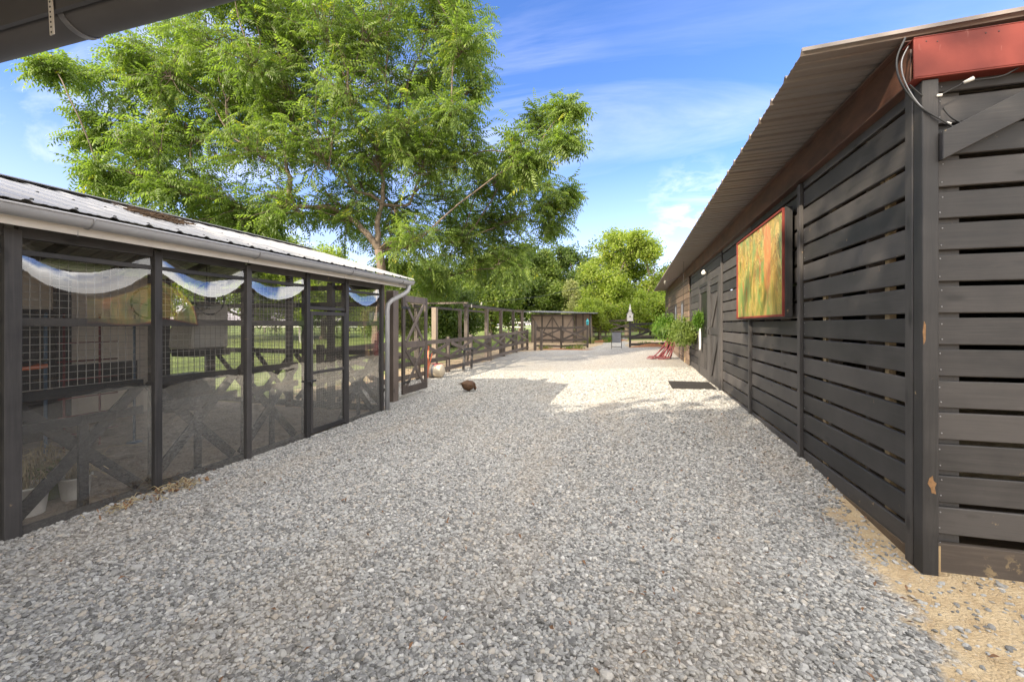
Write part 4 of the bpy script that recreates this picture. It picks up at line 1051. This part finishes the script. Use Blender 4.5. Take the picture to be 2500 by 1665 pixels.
def build_tree(name, label, base, fork, lobes, leaf_mat, T, n_twigs, n_leaf, trunk_r, seed, leafscale=1., bark='bark', group=None, droop=-.5, twig_r=.006):
    """lobes: list of (centre, radius). Trunk to the fork, limbs from lobe to lobe, twigs in every lobe, pinnate leaves on the twigs"""
    r_ = random.Random(seed); g = np.random.default_rng(seed)
    root = empty(name, base, label, 'tree', group)
    fork = Vector(fork); nodes = [(fork, None, 0.)]; base = Vector(base)
    order = sorted(range(len(lobes)), key=lambda i: (Vector(lobes[i][0])-fork).length)
    parent = {}; pos = [fork]; ids = {}
    for i in order:
        c = Vector(lobes[i][0]); dd = (c-fork).length; best = None
        for j, q in enumerate(pos):
            dj = (q-fork).length
            if dj > dd*.86 and j: continue
            if q.z > c.z+.5 and j: continue
            sl = (c.z-q.z)/max(.1, (c-q).length); cost = (c-q).length*(1.35-.45*sl)+.35*dj+(.6*max(0, q.z-c.z))
            if best is None or cost < best[0]: best = (cost, j)
        pos.append(c); ids[i] = len(pos)-1; parent[len(pos)-1] = best[1]
    cnt = [0]*len(pos)
    for k in range(len(pos)-1, 0, -1):
        j = k
        while j: cnt[j] += 1; j = parent[j]
    tot = max(1, len(lobes)); rad = lambda k: trunk_r*.74*math.sqrt(max(1, cnt[k])/tot)+.008
    mb = MB(); tp = curve_pts(base, fork, 0, 6, .02, r_); mb.tube(tp, [trunk_r*(1.35-.45*min(1, i/2)) if i < 2 else trunk_r*(.92-.02*i) for i in range(7)], 12)
    for k in range(1, len(pos)):
        j = parent[k]; r0 = min(rad(k)*1.25, (rad(j) if j else trunk_r)*.95); n_ = 6
        mb.tube(curve_pts(pos[j], pos[k], .06, n_, .11, r_), [r0*(1-.35*q/n_) for q in range(n_+1)], 7 if r0 > .03 else 5, cap=False)
    Pl, Dl = [], []
    for i, (c, rr) in enumerate(lobes):
        c = Vector(c); k = ids[i]; out = (c-fork).normalized()
        if rr < .01: continue
        for q in range(n_twigs):
            v = Vector((r_.gauss(0, 1), r_.gauss(0, 1), r_.gauss(0, .8))).normalized(); v = (v+out*.35).normalized()
            e = c+v*rr*r_.uniform(.6, 1.35); st = c-out*rr*r_.uniform(0, .5)
            cp = curve_pts(st, e, .05, 4, .06, r_); mb.tube(cp, [max(twig_r*2.2, rad(k)*.3)*(1-.75*z/4) for z in range(5)], 4, cap=False)
            for t in np.linspace(.22, 1, n_leaf):
                s_ = t*4; a = min(3, int(s_)); p = cp[a].lerp(cp[a+1], s_-a)+Vector((r_.gauss(0, .06), r_.gauss(0, .06), r_.gauss(0, .06)))
                d = (cp[a+1]-cp[a]).normalized()*.5+Vector((r_.gauss(0, 1), r_.gauss(0, 1), r_.gauss(0, .5)+droop))*.75
                Pl.append(p); Dl.append(d)
    mb.build('trunk', M[bark], root)
    Pl = np.array(Pl); Dl = np.array(Dl); n = len(Pl); sc_ = g.uniform(.75, 1.2, n)*leafscale
    V = put_leaves(Pl, Dl, T, sc_, g.normal(0, .5, n)); lr = np.clip(g.normal(.5, .2, n), 0, .99)
    quads('crown', V, M[leaf_mat], np.clip(np.repeat(lr, len(T))+g.normal(0, .08, n*len(T)), 0, 1), root)
    return root

# ---- the big walnut behind the aviary
spec = [(125,168,30),(190,180,50),(300,205,66),(400,175,80),(330,120,52),(510,95,95),(640,60,110),(790,70,115),(940,55,105),(1065,55,85),(1130,115,62),(1150,215,55),(1105,270,55),
 (560,225,110),(700,215,115),(850,225,115),(990,210,105),(265,300,52),(360,350,80),(310,440,62),(470,340,100),(610,370,110),(770,370,115),(920,370,105),(1050,370,85),(430,470,66),(560,500,78),(700,505,85),(830,520,80),(960,500,85),
 (1080,480,85),(1180,430,70),(1265,370,58),(1330,300,46),(1385,270,27),(1370,350,34),(1300,450,66),(1385,475,34),(1250,540,72),(1130,570,85),(1010,600,78),(1340,550,36),(1180,640,62),(1070,680,55),(1240,610,45),(960,640,40),(880,440,90),(1000,300,90),(680,120,100),(860,140,100),(240,420,36),(480,545,40),(640,560,36),
 (560,-60,120),(720,-90,130),(880,-90,130),(1020,-60,110),(640,-190,110),(800,-230,130),(950,-200,110), (1110,20,60),(230,330,42),(255,500,38),(310,560,36),(395,560,44),(1140,380,60),(1225,440,60),(1200,530,62),(1290,400,42),(1340,500,46),(1230,650,48),(480,450,60),(350,430,60)]
lb = []; r2 = random.Random(21)
for (px, py, rp) in spec:
    d = 13.2+r2.uniform(-1.3, 1.0)
    if 830 < px < 1010 and py > 420: d = 15.2
    if px > 1040 and py > 400: d += 2.2
    lb.append((pxp(px, py, d), rp/1040*d*1.0))
    if rp > 74: d2 = d+r2.uniform(1.6, 2.6); lb.append((pxp(px+r2.uniform(-40, 40), py+r2.uniform(-30, 30), d2), rp/1040*d2))
for (px, py, d) in ((932, 500, 13.4), (930, 420, 13.5), (938, 330, 13.5), (945, 220, 13.4), (950, 110, 13.3), (955, 0, 13.3), (870, 470, 13.3), (815, 380, 13.2), (760, 280, 13.1), (700, 170, 13), (1000, 500, 13.6), (1080, 430, 13.7), (700, 420, 13.2), (560, 330, 13)):
    lb.append((pxp(px, py, d), 0))
for k in range(26):
    px, py, rp = r2.uniform(330, 1150), r2.uniform(-60, 600), r2.uniform(60, 90)
    if py > 480 and px < 560 or (820 < px < 1020 and py > 400): continue
    d = 13.2+r2.uniform(-1.6, 2.6)+(2.0 if px > 1040 and py > 400 else 0); lb.append((pxp(px, py, d), rp/1040*d))
T_w = leaflet_template(5, .44, .135, .046, .45)
tb_ = pxp(925, 900, 13.3); fk = pxp(925, 610, 13.3)
build_tree('walnut_tree', 'tall leafy tree with feathery leaves rising behind the aviary', (tb_[0], tb_[1], -1.45), fk, lb, 'leaf_walnut', T_w, 20, 12, .17, 5, .98, droop=-.1)

# ---- generic broad trees
T_c = []
gq = np.random.default_rng(3)
for k in range(9):                                           # a small spray of broad leaves
    c = gq.normal(0, .12, 3); d = gq.normal(0, 1, 3); d[2] -= .4; d /= np.linalg.norm(d); s = np.cross(d, gq.normal(0, 1, 3)); s /= np.linalg.norm(s)
    l_ = .16; w_ = .09; T_c.append([c, c+d*l_*.5+s*w_/2, c+d*l_, c+d*l_*.5-s*w_/2])
T_c = np.array(T_c)
def crown_lobes(c, rx, ry, rz, n, rl, r_, shape='round'):
    out = []
    for k in range(n):
        for _ in range(50):
            v = Vector((r_.uniform(-1, 1), r_.uniform(-1, 1), r_.uniform(-1, 1)))
            if .35 < v.length < 1: break
        wz = 1.0
        if shape == 'cone': wz = max(.12, .5-.5*v.z)
        out.append((Vector((c[0]+v.x*rx*wz, c[1]+v.y*ry*wz, c[2]+v.z*rz)), rl*r_.uniform(.65, 1.25)*(wz**.5)))
    return out
def tree(label, px, d, ztop, rx, zbot, mat, seed, n=26, rl=.9, tw=9, nl=7, ls=1., shape='round', name='tree', group='trees beyond the yard', zb=None, xy=None):
    n = int(n*1.35) if xy is None else n; nl += 3 if xy is None else 0; r_ = random.Random(seed); p = pxp(px, 793, d) if xy is None else (xy[0], xy[1], 0); g_ = G(p[0], p[1])
    c = (p[0], p[1], (ztop+zbot)/2); rz = (ztop-zbot)/2
    lbs = crown_lobes(c, rx, rx*.9, rz-rl*.3, n, rl, r_, shape)
    return build_tree(name, label, (p[0], p[1], g_-.1), (p[0], p[1], max(g_+.8, zbot+.15*rz)), lbs, mat, T_c, tw, nl, .05+rx*.05, seed, ls, 'bark_far', group, -.2, .008)
# z at pixel row y for depth d: (793-y)/1040*d
tree('bright sunlit round tree right of centre beside the barn end', 1532, 31, 6.9, 2.8, .2, 'leaf_bright', 31, 42, .85, 9, 8, 1.1, name='broadleaf_tree')
tree('pointed yellow-green tree left of the bright round tree', 1435, 36, 5.6, 2.1, 0, 'leaf_mid', 32, 26, .9, 9, 7, 1.25, 'cone', name='conifer_tree')
tree('dark green tree in the gap above the shed roof', 1385, 40, 7.9, 2.8, 0, 'leaf_dark', 33, 34, 1.1, 9, 7, 1.4, name='broadleaf_tree')
tree('pine-like light green tree above the shed', 1330, 37, 7.2, 2.3, 0, 'leaf_mid', 34, 30, .95, 9, 7, 1.3, 'cone', name='conifer_tree')
tree('dark tree behind the big tree right of the pergola', 1270, 38, 7.6, 3.0, 0, 'leaf_dark', 35, 36, 1.1, 9, 7, 1.4, name='broadleaf_tree')
tree('olive tree standing over the pergola', 1200, 30, 5.2, 2.5, -.2, 'leaf_mid', 36, 34, .9, 9, 7, 1.15, name='broadleaf_tree')
tree('dense dark evergreen bush between the lone post and pergola', 1100, 24, 1.9, 1.5, -1.2, 'leaf_dark', 37, 22, .75, 10, 8, .9, name='evergreen_bush')
tree('leafy tree behind the gate leaf', 1010, 24, 3.8, 2.2, -.6, 'leaf_mid', 38, 32, .8, 9, 8, .9, name='broadleaf_tree')
tree('pale silver-leaved small tree seen past the downspout', 955, 19, 1.5, 1.2, -.5, 'leaf_pale', 39, 18, .5, 9, 8, .7, name='small_tree')
tree('yellow-green tree showing above the aviary roof end', 790, 30, 5.4, 3.6, -.2, 'leaf_bright', 40, 40, 1.0, 9, 7, 1.2, name='broadleaf_tree')
tree('tree over the middle of the aviary roof', 600, 30, 7.6, 3.6, 0, 'leaf_mid', 41, 36, 1.0, 9, 7, 1.2, name='broadleaf_tree')
tree('leftmost tree low over the aviary roof', 430, 32, 8.2, 3.2, 0, 'leaf_bright', 42, 34, 1.1, 9, 7, 1.2, name='broadleaf_tree')
tree('bright shrub tree at the far end behind the birdhouse', 1590, 26, 2.0, 1.3, -.3, 'leaf_bright', 43, 20, .5, 9, 8, .75, name='small_tree')
tree('low bright green tree right of the teal lantern', 1465, 26, 1.5, 1.1, -.3, 'leaf_bright', 44, 20, .45, 9, 8, .7, name='small_tree')
tree('thin pale bare-topped tree standing behind the shed roof', 1395, 30, 3.4, .8, .5, 'leaf_pale', 45, 12, .4, 7, 5, .7, 'cone', name='small_tree')
tree('tree behind the far end of the barn', 1640, 38, 4.6, 2.6, -.3, 'leaf_dark', 46, 24, .9, 8, 7, 1.3, name='broadleaf_tree')
for k, (px, d, zt_) in enumerate(((1500, 50, 3.4), (1600, 48, 3.6)) ): tree(['low far tree seen under the bright round tree', 'low far tree seen beside the barn end'][k], px, d, zt_, 4.5, -1.2, 'leaf_mid', 160+k, 30, 1.3, 8, 6, 1.9, name='broadleaf_tree')
for k, (px, d, zt_) in enumerate(((60, 46, 5), (250, 50, 5.5), (900, 52, 6.5), (1060, 50, 7.), (1180, 52, 7.5))):
    tree(['far woodland tree low behind the left end of the aviary', 'far woodland tree behind the aviary ridge', 'far tree behind the trunk of the big tree', 'far tree right of the big trunk', 'far tree over the pergola posts'][k], px, d, zt_, 5, -.5, 'leaf_mid' if k % 2 else 'leaf_dark', 60+k, 30, 1.7, 8, 6, 2.0, name='broadleaf_tree')
# unseen tall trees added behind and left of the photographer to shade yard and barn
for k, (x, y, zt_, rx) in enumerate(((-16.5, -7.5, 8.2, 3.4), (-12.3, -8, 8.0, 3.6), (-8.1, -8.5, 8.6, 3.6), (-4.2, -9, 8.9, 3.4), (-13.8, -15, 11.5, 4), (-9.6, -12.5, 10.0, 4), (-14.5, -13, 10.0, 4))):
    tree('unseen tall tree added behind the photographer for shade', 0, 0, zt_, rx, 0, 'leaf_mid', 80+k, 44, 1.55, 9, (4 if k < 5 else 5), 2.6, name='shade_tree', group='unseen trees added for shade behind the camera', xy=(x, y))
# ---- hanging ferns on the barn wall
def fern(c, rad, label, mat, seed, n=110, hang=.5):
    r_ = random.Random(seed); root = empty('hanging_basket', c, label, 'hanging plant', 'hanging baskets on the barn wall')
    mb = MB(); mb.lathe(c, [(.001, -.14), (.09, -.13), (.15, .0), (.16, .02), (.13, .02), (.001, 0)], 16); mb.build('pot', M['terracotta'], root)
    mb = MB()
    for a in (0, 2.1, 4.2): mb.tube([(c[0]+.15*math.cos(a), c[1]+.15*math.sin(a), c[2]), (c[0], c[1], c[2]+.5)], .003, 4)
    mb.tube([(c[0], c[1], c[2]+.5), (c[0], c[1], 1.66)], .004, 4)
    mb.build('hanger', M['darkwire'], root)
    V = []; R_ = []
    for k in range(n):
        az = r_.uniform(0, 6.28); up = r_.uniform(.2, 1.2); L_ = rad*r_.uniform(.6, 1.15); p = np.array(c)+np.array([.08*math.cos(az), .08*math.sin(az), 0]); v = np.array([math.cos(az), math.sin(az), up*1.4]); v /= np.linalg.norm(v)
        st = L_/12; rr = r_.uniform(.1, .9)
        for j in range(16 if hang > .4 else 13):
            p = p+v*st*1.3; v = v+np.array([0, 0, -.20*hang/.5]); v /= np.linalg.norm(v); s = np.cross(v, [0, 0, 1.]); s /= (np.linalg.norm(s)+1e-5); w_ = rad*.13*math.sin(math.pi*(j+1.5)/18)+.015
            for sg in (-1, 1):
                q = p+s*sg*w_+v*.02+np.array([0, 0, -.012]); V += [p, p+v*st*.7+s*sg*w_*.5, q, p-v*st*.1+s*sg*w_*.5]; R_.append(rr+r_.uniform(-.1, .1))
    g = np.random.default_rng(seed); n2 = 420; P2 = np.array(c)+g.normal(0, 1, (n2, 3))*[rad*.5, rad*.6, rad*.5]+[0, 0, -.04]; T2 = T_c.reshape(-1, 3)
    V2 = put_leaves(P2, g.normal(0, 1, (n2, 3))+[0, 0, -.5], T_c, g.uniform(.25, .5, n2)); R2 = np.repeat(g.uniform(.1, .9, n2), len(T_c))
    quads('foliage', np.concatenate([np.array(V), V2]), M[mat], np.clip(np.concatenate([R_, R2]), 0, 1), root); return root
fern((.97, 13.4, -.03), .30, 'bright green fern basket hanging farther from the barn wall', 'leaf_fern', 5, 240, .45)
fern((1.28, 12.0, -.16), .26, 'darker fern basket in a terracotta pot near the barn wall', 'leaf_mid', 6, 230, .7)
# green wreath and white cloth on the screen door
mb = MB(); 
V = []; g = np.random.default_rng(9); P_ = np.array([1.47, 10.7, .12])+g.normal(0, 1, (420, 3))*[.012, .03, .07]; D_ = g.normal(0, 1, (420, 3))+[-.5, 0, -.6]
V = put_leaves(P_, D_, T_c, g.uniform(.18, .3, 420)); quads('w', V, M['leaf_fern'], np.repeat(g.uniform(.1, .8, 420), len(T_c)))
tag(bpy.data.objects['w'], 'green leafy swag hanging on the screen door frame', 'swag'); bpy.data.objects['w'].name = 'leafy_swag'
mb = MB(); n = 10; vs = []
for k in range(n+1):
    for j in range(6): vs.append((1.49+.012*math.sin(j*2+k*.3), 10.6+.03*j, -.08-.05*k))
mb.add(vs, [(k*6+j, k*6+j+1, k*6+j+7, k*6+j+6) for k in range(n) for j in range(5)], .5, True); o = thing_mb('door_cloth', mb, M['white_paint'], 'white cloth strip hanging below the leafy swag', 'cloth'); md = o.modifiers.new('s', 'SOLIDIFY'); md.thickness = .004

# ---- plants near far gate, mulch
def tuft(c, h, n, mat, seed, name, label, cat, spread=.25, wdt=.012):
    r_ = random.Random(seed); V = []; R_ = []
    for k in range(n):
        a = r_.uniform(0, 6.28); q = r_.uniform(0, spread); p = np.array([c[0]+q*math.cos(a), c[1]+q*math.sin(a), c[2]]); l_ = np.array([r_.gauss(0, .3), r_.gauss(0, .3), 1.])*h*r_.uniform(.5, 1.1); s = np.array([math.cos(a*3), math.sin(a*3), 0])*wdt
        m_ = p+l_*.6; t = p+l_+np.array([l_[0], l_[1], -.25*h]); V += [p-s, p+s, m_+s*.8, m_-s*.8, m_-s*.8, m_+s*.8, t, t]; u = r_.uniform(0, 1); R_ += [u, u]
    o = quads(name, np.array(V), M[mat], R_); tag(o, label, cat); return o
for k, (x, y, h) in enumerate(((-4.4, 22.0, .3), (-3.2, 21.9, .25), (-2.7, 22.2, .35), (-1.3, 24.8, .5), (-2.4, 24.6, .6), (.6, 21.9, .3))):
    tuft((x, y, G(x, y)), h, 90, 'leaf_fern' if k % 2 else 'leaf_pale', 100+k, 'low_plant', ['pale grassy tuft left at the corner fence foot', 'green tuft in the middle of the corner fence foot', 'pale tuft near the end post of the corner fence', 'green clump beyond the gap by the far fence', 'pale clump behind the corner fence end post', 'green tuft behind the black end fence'][k], 'plant', .35)
ms = MB(); g_ = random.Random(5)
def mound(name, cx_, cy_, rx, ry, h, mat, label):
    vs = []; N = 20; K = 6
    for k in range(K+1):
        for j in range(N):
            a = 6.283*j/N; q = k/K; x = cx_+rx*q*math.cos(a)*(1+.12*math.sin(3*a)); y = cy_+ry*q*math.sin(a); vs.append((x, y, G(x, y)-.01+h*(1-q*q)*(.7+.3*math.sin(5*a+k))))
    fs = [(k*N+j, k*N+(j+1) % N, (k+1)*N+(j+1) % N, (k+1)*N+j) for k in range(K) for j in range(N)]
    mb = MB(); mb.add(vs, fs, .5, True); o = mb.build(name, mat); tag(o, label, 'mulch'); return o
simple('mulch', (.28, .13, .06), .95, 0, .5, 20, .9)
mound('mulch_bed', .9, 21.0, 1.15, .35, .16, M['mulch'], 'mound of brown mulch in front of the black end fence')
mound('mulch_bed', -3.4, 21.8, 1.9, .4, .07, M['mulch'], 'low mulch bed along the foot of the corner fence')
mound('mulch_bed', -1.4, 25.4, 1.3, .6, .10, M['mulch'], 'orange-brown mulch strip beyond the gap')

# ---- hens
def hen(x, y, rz, label, mat, s=1., peck=False):
    root = empty('hen', (x, y, G(x, y)), label, 'hen', None, rz)
    z0 = G(x, y); body = []
    spine = [(-.17, .20, .012), (-.13, .185, .045), (-.07, .155, .078), (0, .14, .088), (.06, .15, .078), (.10, .18, .05)]
    neck = [(.125, .225, .032), (.14, .265, .026), (.155, .285, .030), (.18, .285, .018)] if not peck else [(.14, .16, .034), (.17, .10, .026), (.18, .06, .028), (.185, .03, .012)]
    mb = MB(); pts = []; rr = []
    M_ = Matrix.Translation((x, y, z0)) @ Matrix.Rotation(rz, 4, 'Z')
    for (a, b, c) in spine+neck: pts.append(M_ @ Vector((a*s, 0, b*s))); rr.append(c*s*(1.3 if a < .09 else 1.1))
    mb.tube(pts, rr, 12, .5)
    mb.prism([(0, 0)]*3, 'X', 0, 0) if False else None
    for k in range(7):                                       # tail feathers
        a = -.25+.09*k; p = M_ @ Vector((-.13*s, 0, .19*s)); q = M_ @ Vector(((-.21-.02*math.cos(k))*s, (k-3)*.012*s, (.18+.03*math.sin(k*.45))*s)); mb.beam(p, q, .028*s, .006*s)
    for sg in (-1, 1):                                       # wings
        mb.tube([M_ @ Vector((.05*s, sg*.07*s, .16*s)), M_ @ Vector((-.02*s, sg*.085*s, .15*s)), M_ @ Vector((-.12*s, sg*.06*s, .17*s))], [.03*s, .04*s, .008*s], 8)
        for q in (0,): mb.tube([M_ @ Vector((.01*s, sg*.03*s, .08*s)), M_ @ Vector((.0, sg*.035*s, .0))], .007*s, 6); mb.tube([M_ @ Vector((-.015*s, sg*.035*s, .006)), M_ @ Vector((.04*s, sg*.04*s, .006))], .005*s, 5)
    mb.build('body', mat, root)
    hx, hz = ((.165, .318) if not peck else (.205, .075)); mb = MB()
    for k in range(3): mb.lathe(M_ @ Vector(((hx-.02+.016*k)*s, 0, (hz-abs(k-1)*.004)*s)), [(.001, -.012*s), (.006*s, 0), (.001, .016*s)], 6)
    mb.build('comb', M['comb'], root)
    mb = MB(); a, b = (((.178, .285), (.212, .275)) if not peck else ((.186, .035), (.19, .008))); mb.tube([M_ @ Vector((a[0]*s, 0, a[1]*s)), M_ @ Vector((b[0]*s, 0, b[1]*s))], [.009*s, .001], 6); mb.build('beak', M['straw'], root)
hen(-4.62, 6.95, R(200), 'dark hen standing between the aviary and the gate post', M['feather'], 1.)
hen(-4.95, 6.72, R(160), 'dark hen mostly hidden beside the downspout', M['feather'], .9)
hen(-3.32, 8.35, R(60), 'brown hen pecking alone out on the gravel', M['feather_brown'], 1.0, True)
hen(-6.1, 9.1, R(30), 'small dark hen behind the fence wire', M['feather'], .85)

# ---- leaf litter
def litter(name, spots, label, mat, n, size, seed, stuff=False, curl=.4):
    g = np.random.default_rng(seed); V = []; R_ = []
    for (x, y, sx_, sy_) in spots:
        for k in range(n):
            px_, py_ = x+g.normal()*sx_, y+g.normal()*sy_
            if px_ < edge_l(py_)+.02 or px_ > edge_r(py_)-.02: continue
            z = G(px_, py_)+.022+abs(g.normal())*.008; a = g.uniform(0, 6.28); l_ = size*g.uniform(.5, 1.2); w_ = l_*.4; d = np.array([math.cos(a), math.sin(a), g.normal()*curl]); s = np.array([-math.sin(a), math.cos(a), g.normal()*curl]); c = np.array([px_, py_, z])
            V += [c-d*l_/2, c+s*w_/2+[0, 0, .006], c+d*l_/2, c-s*w_/2+[0, 0, .006]]; R_.append(g.uniform())
    o = quads(name, np.array(V), mat, R_); tag(o, label, 'leaves'); 
    if stuff: o['kind'] = 'stuff'
    return o
def pile(x, y, sx_, sy_, label, seed, n=60):
    g = random.Random(seed); root = empty('leaf_pile', (x, y, G(x, y)), label, 'leaves')
    litter('dry_leaves', [(x, y, sx_, sy_)], None, M['dry_leaf'], n, .045, seed, False, .7)
    o = bpy.data.objects['dry_leaves'] if 'dry_leaves' in bpy.data.objects else None
    o = [q for q in COL.objects if q.name.startswith('dry_leaves')][-1]
    if 'category' in o: del o['category']
    o.parent = root; o.matrix_parent_inverse = Matrix.Translation(root.location).inverted()
    mb = MB()
    for k in range(int(n*.9)):
        px_, py_ = x+g.gauss(0, sx_), y+g.gauss(0, sy_); 
        if px_ < XC+.02: continue
        a = g.uniform(0, 6.28); l_ = g.uniform(.02, .07); z = G(px_, py_)+.03
        mb.tube([(px_-l_*math.cos(a), py_-l_*math.sin(a), z), (px_, py_, z+g.uniform(0, .035)), (px_+l_*math.cos(a), py_+l_*math.sin(a), z+g.uniform(-.01, .02))], .0022, 4)
    mb.build('straw', M['straw'], root)
pile(-3.76, 2.72, .08, .12, 'larger clump of orange-brown leaves and straw by the aviary post', 3, 75)
pile(-3.72, 2.28, .05, .09, 'smaller clump of reddish leaves and straw nearer the camera', 4, 26)
litter('fallen_leaves', [(-1.2, 3.5, 1.6, 1.8), (.8, 4.5, .5, 2.5), (0, 8, 2, 2), (-.5, 2.2, 1.2, .6), (1.1, 5, .25, 1.4), (-3.2, 4, .4, 1.5)], 'scattered brown fallen leaves and chips on the gravel', M['dry_leaf'], 75, .035, 8, True)

# names of placeholder materials whose object needed none
del_l = [o for o in COL.objects if o.type == 'MESH' and len(o.data.polygons) == 0 and o.name != 'gravel']
for o in del_l: bpy.data.objects.remove(o)
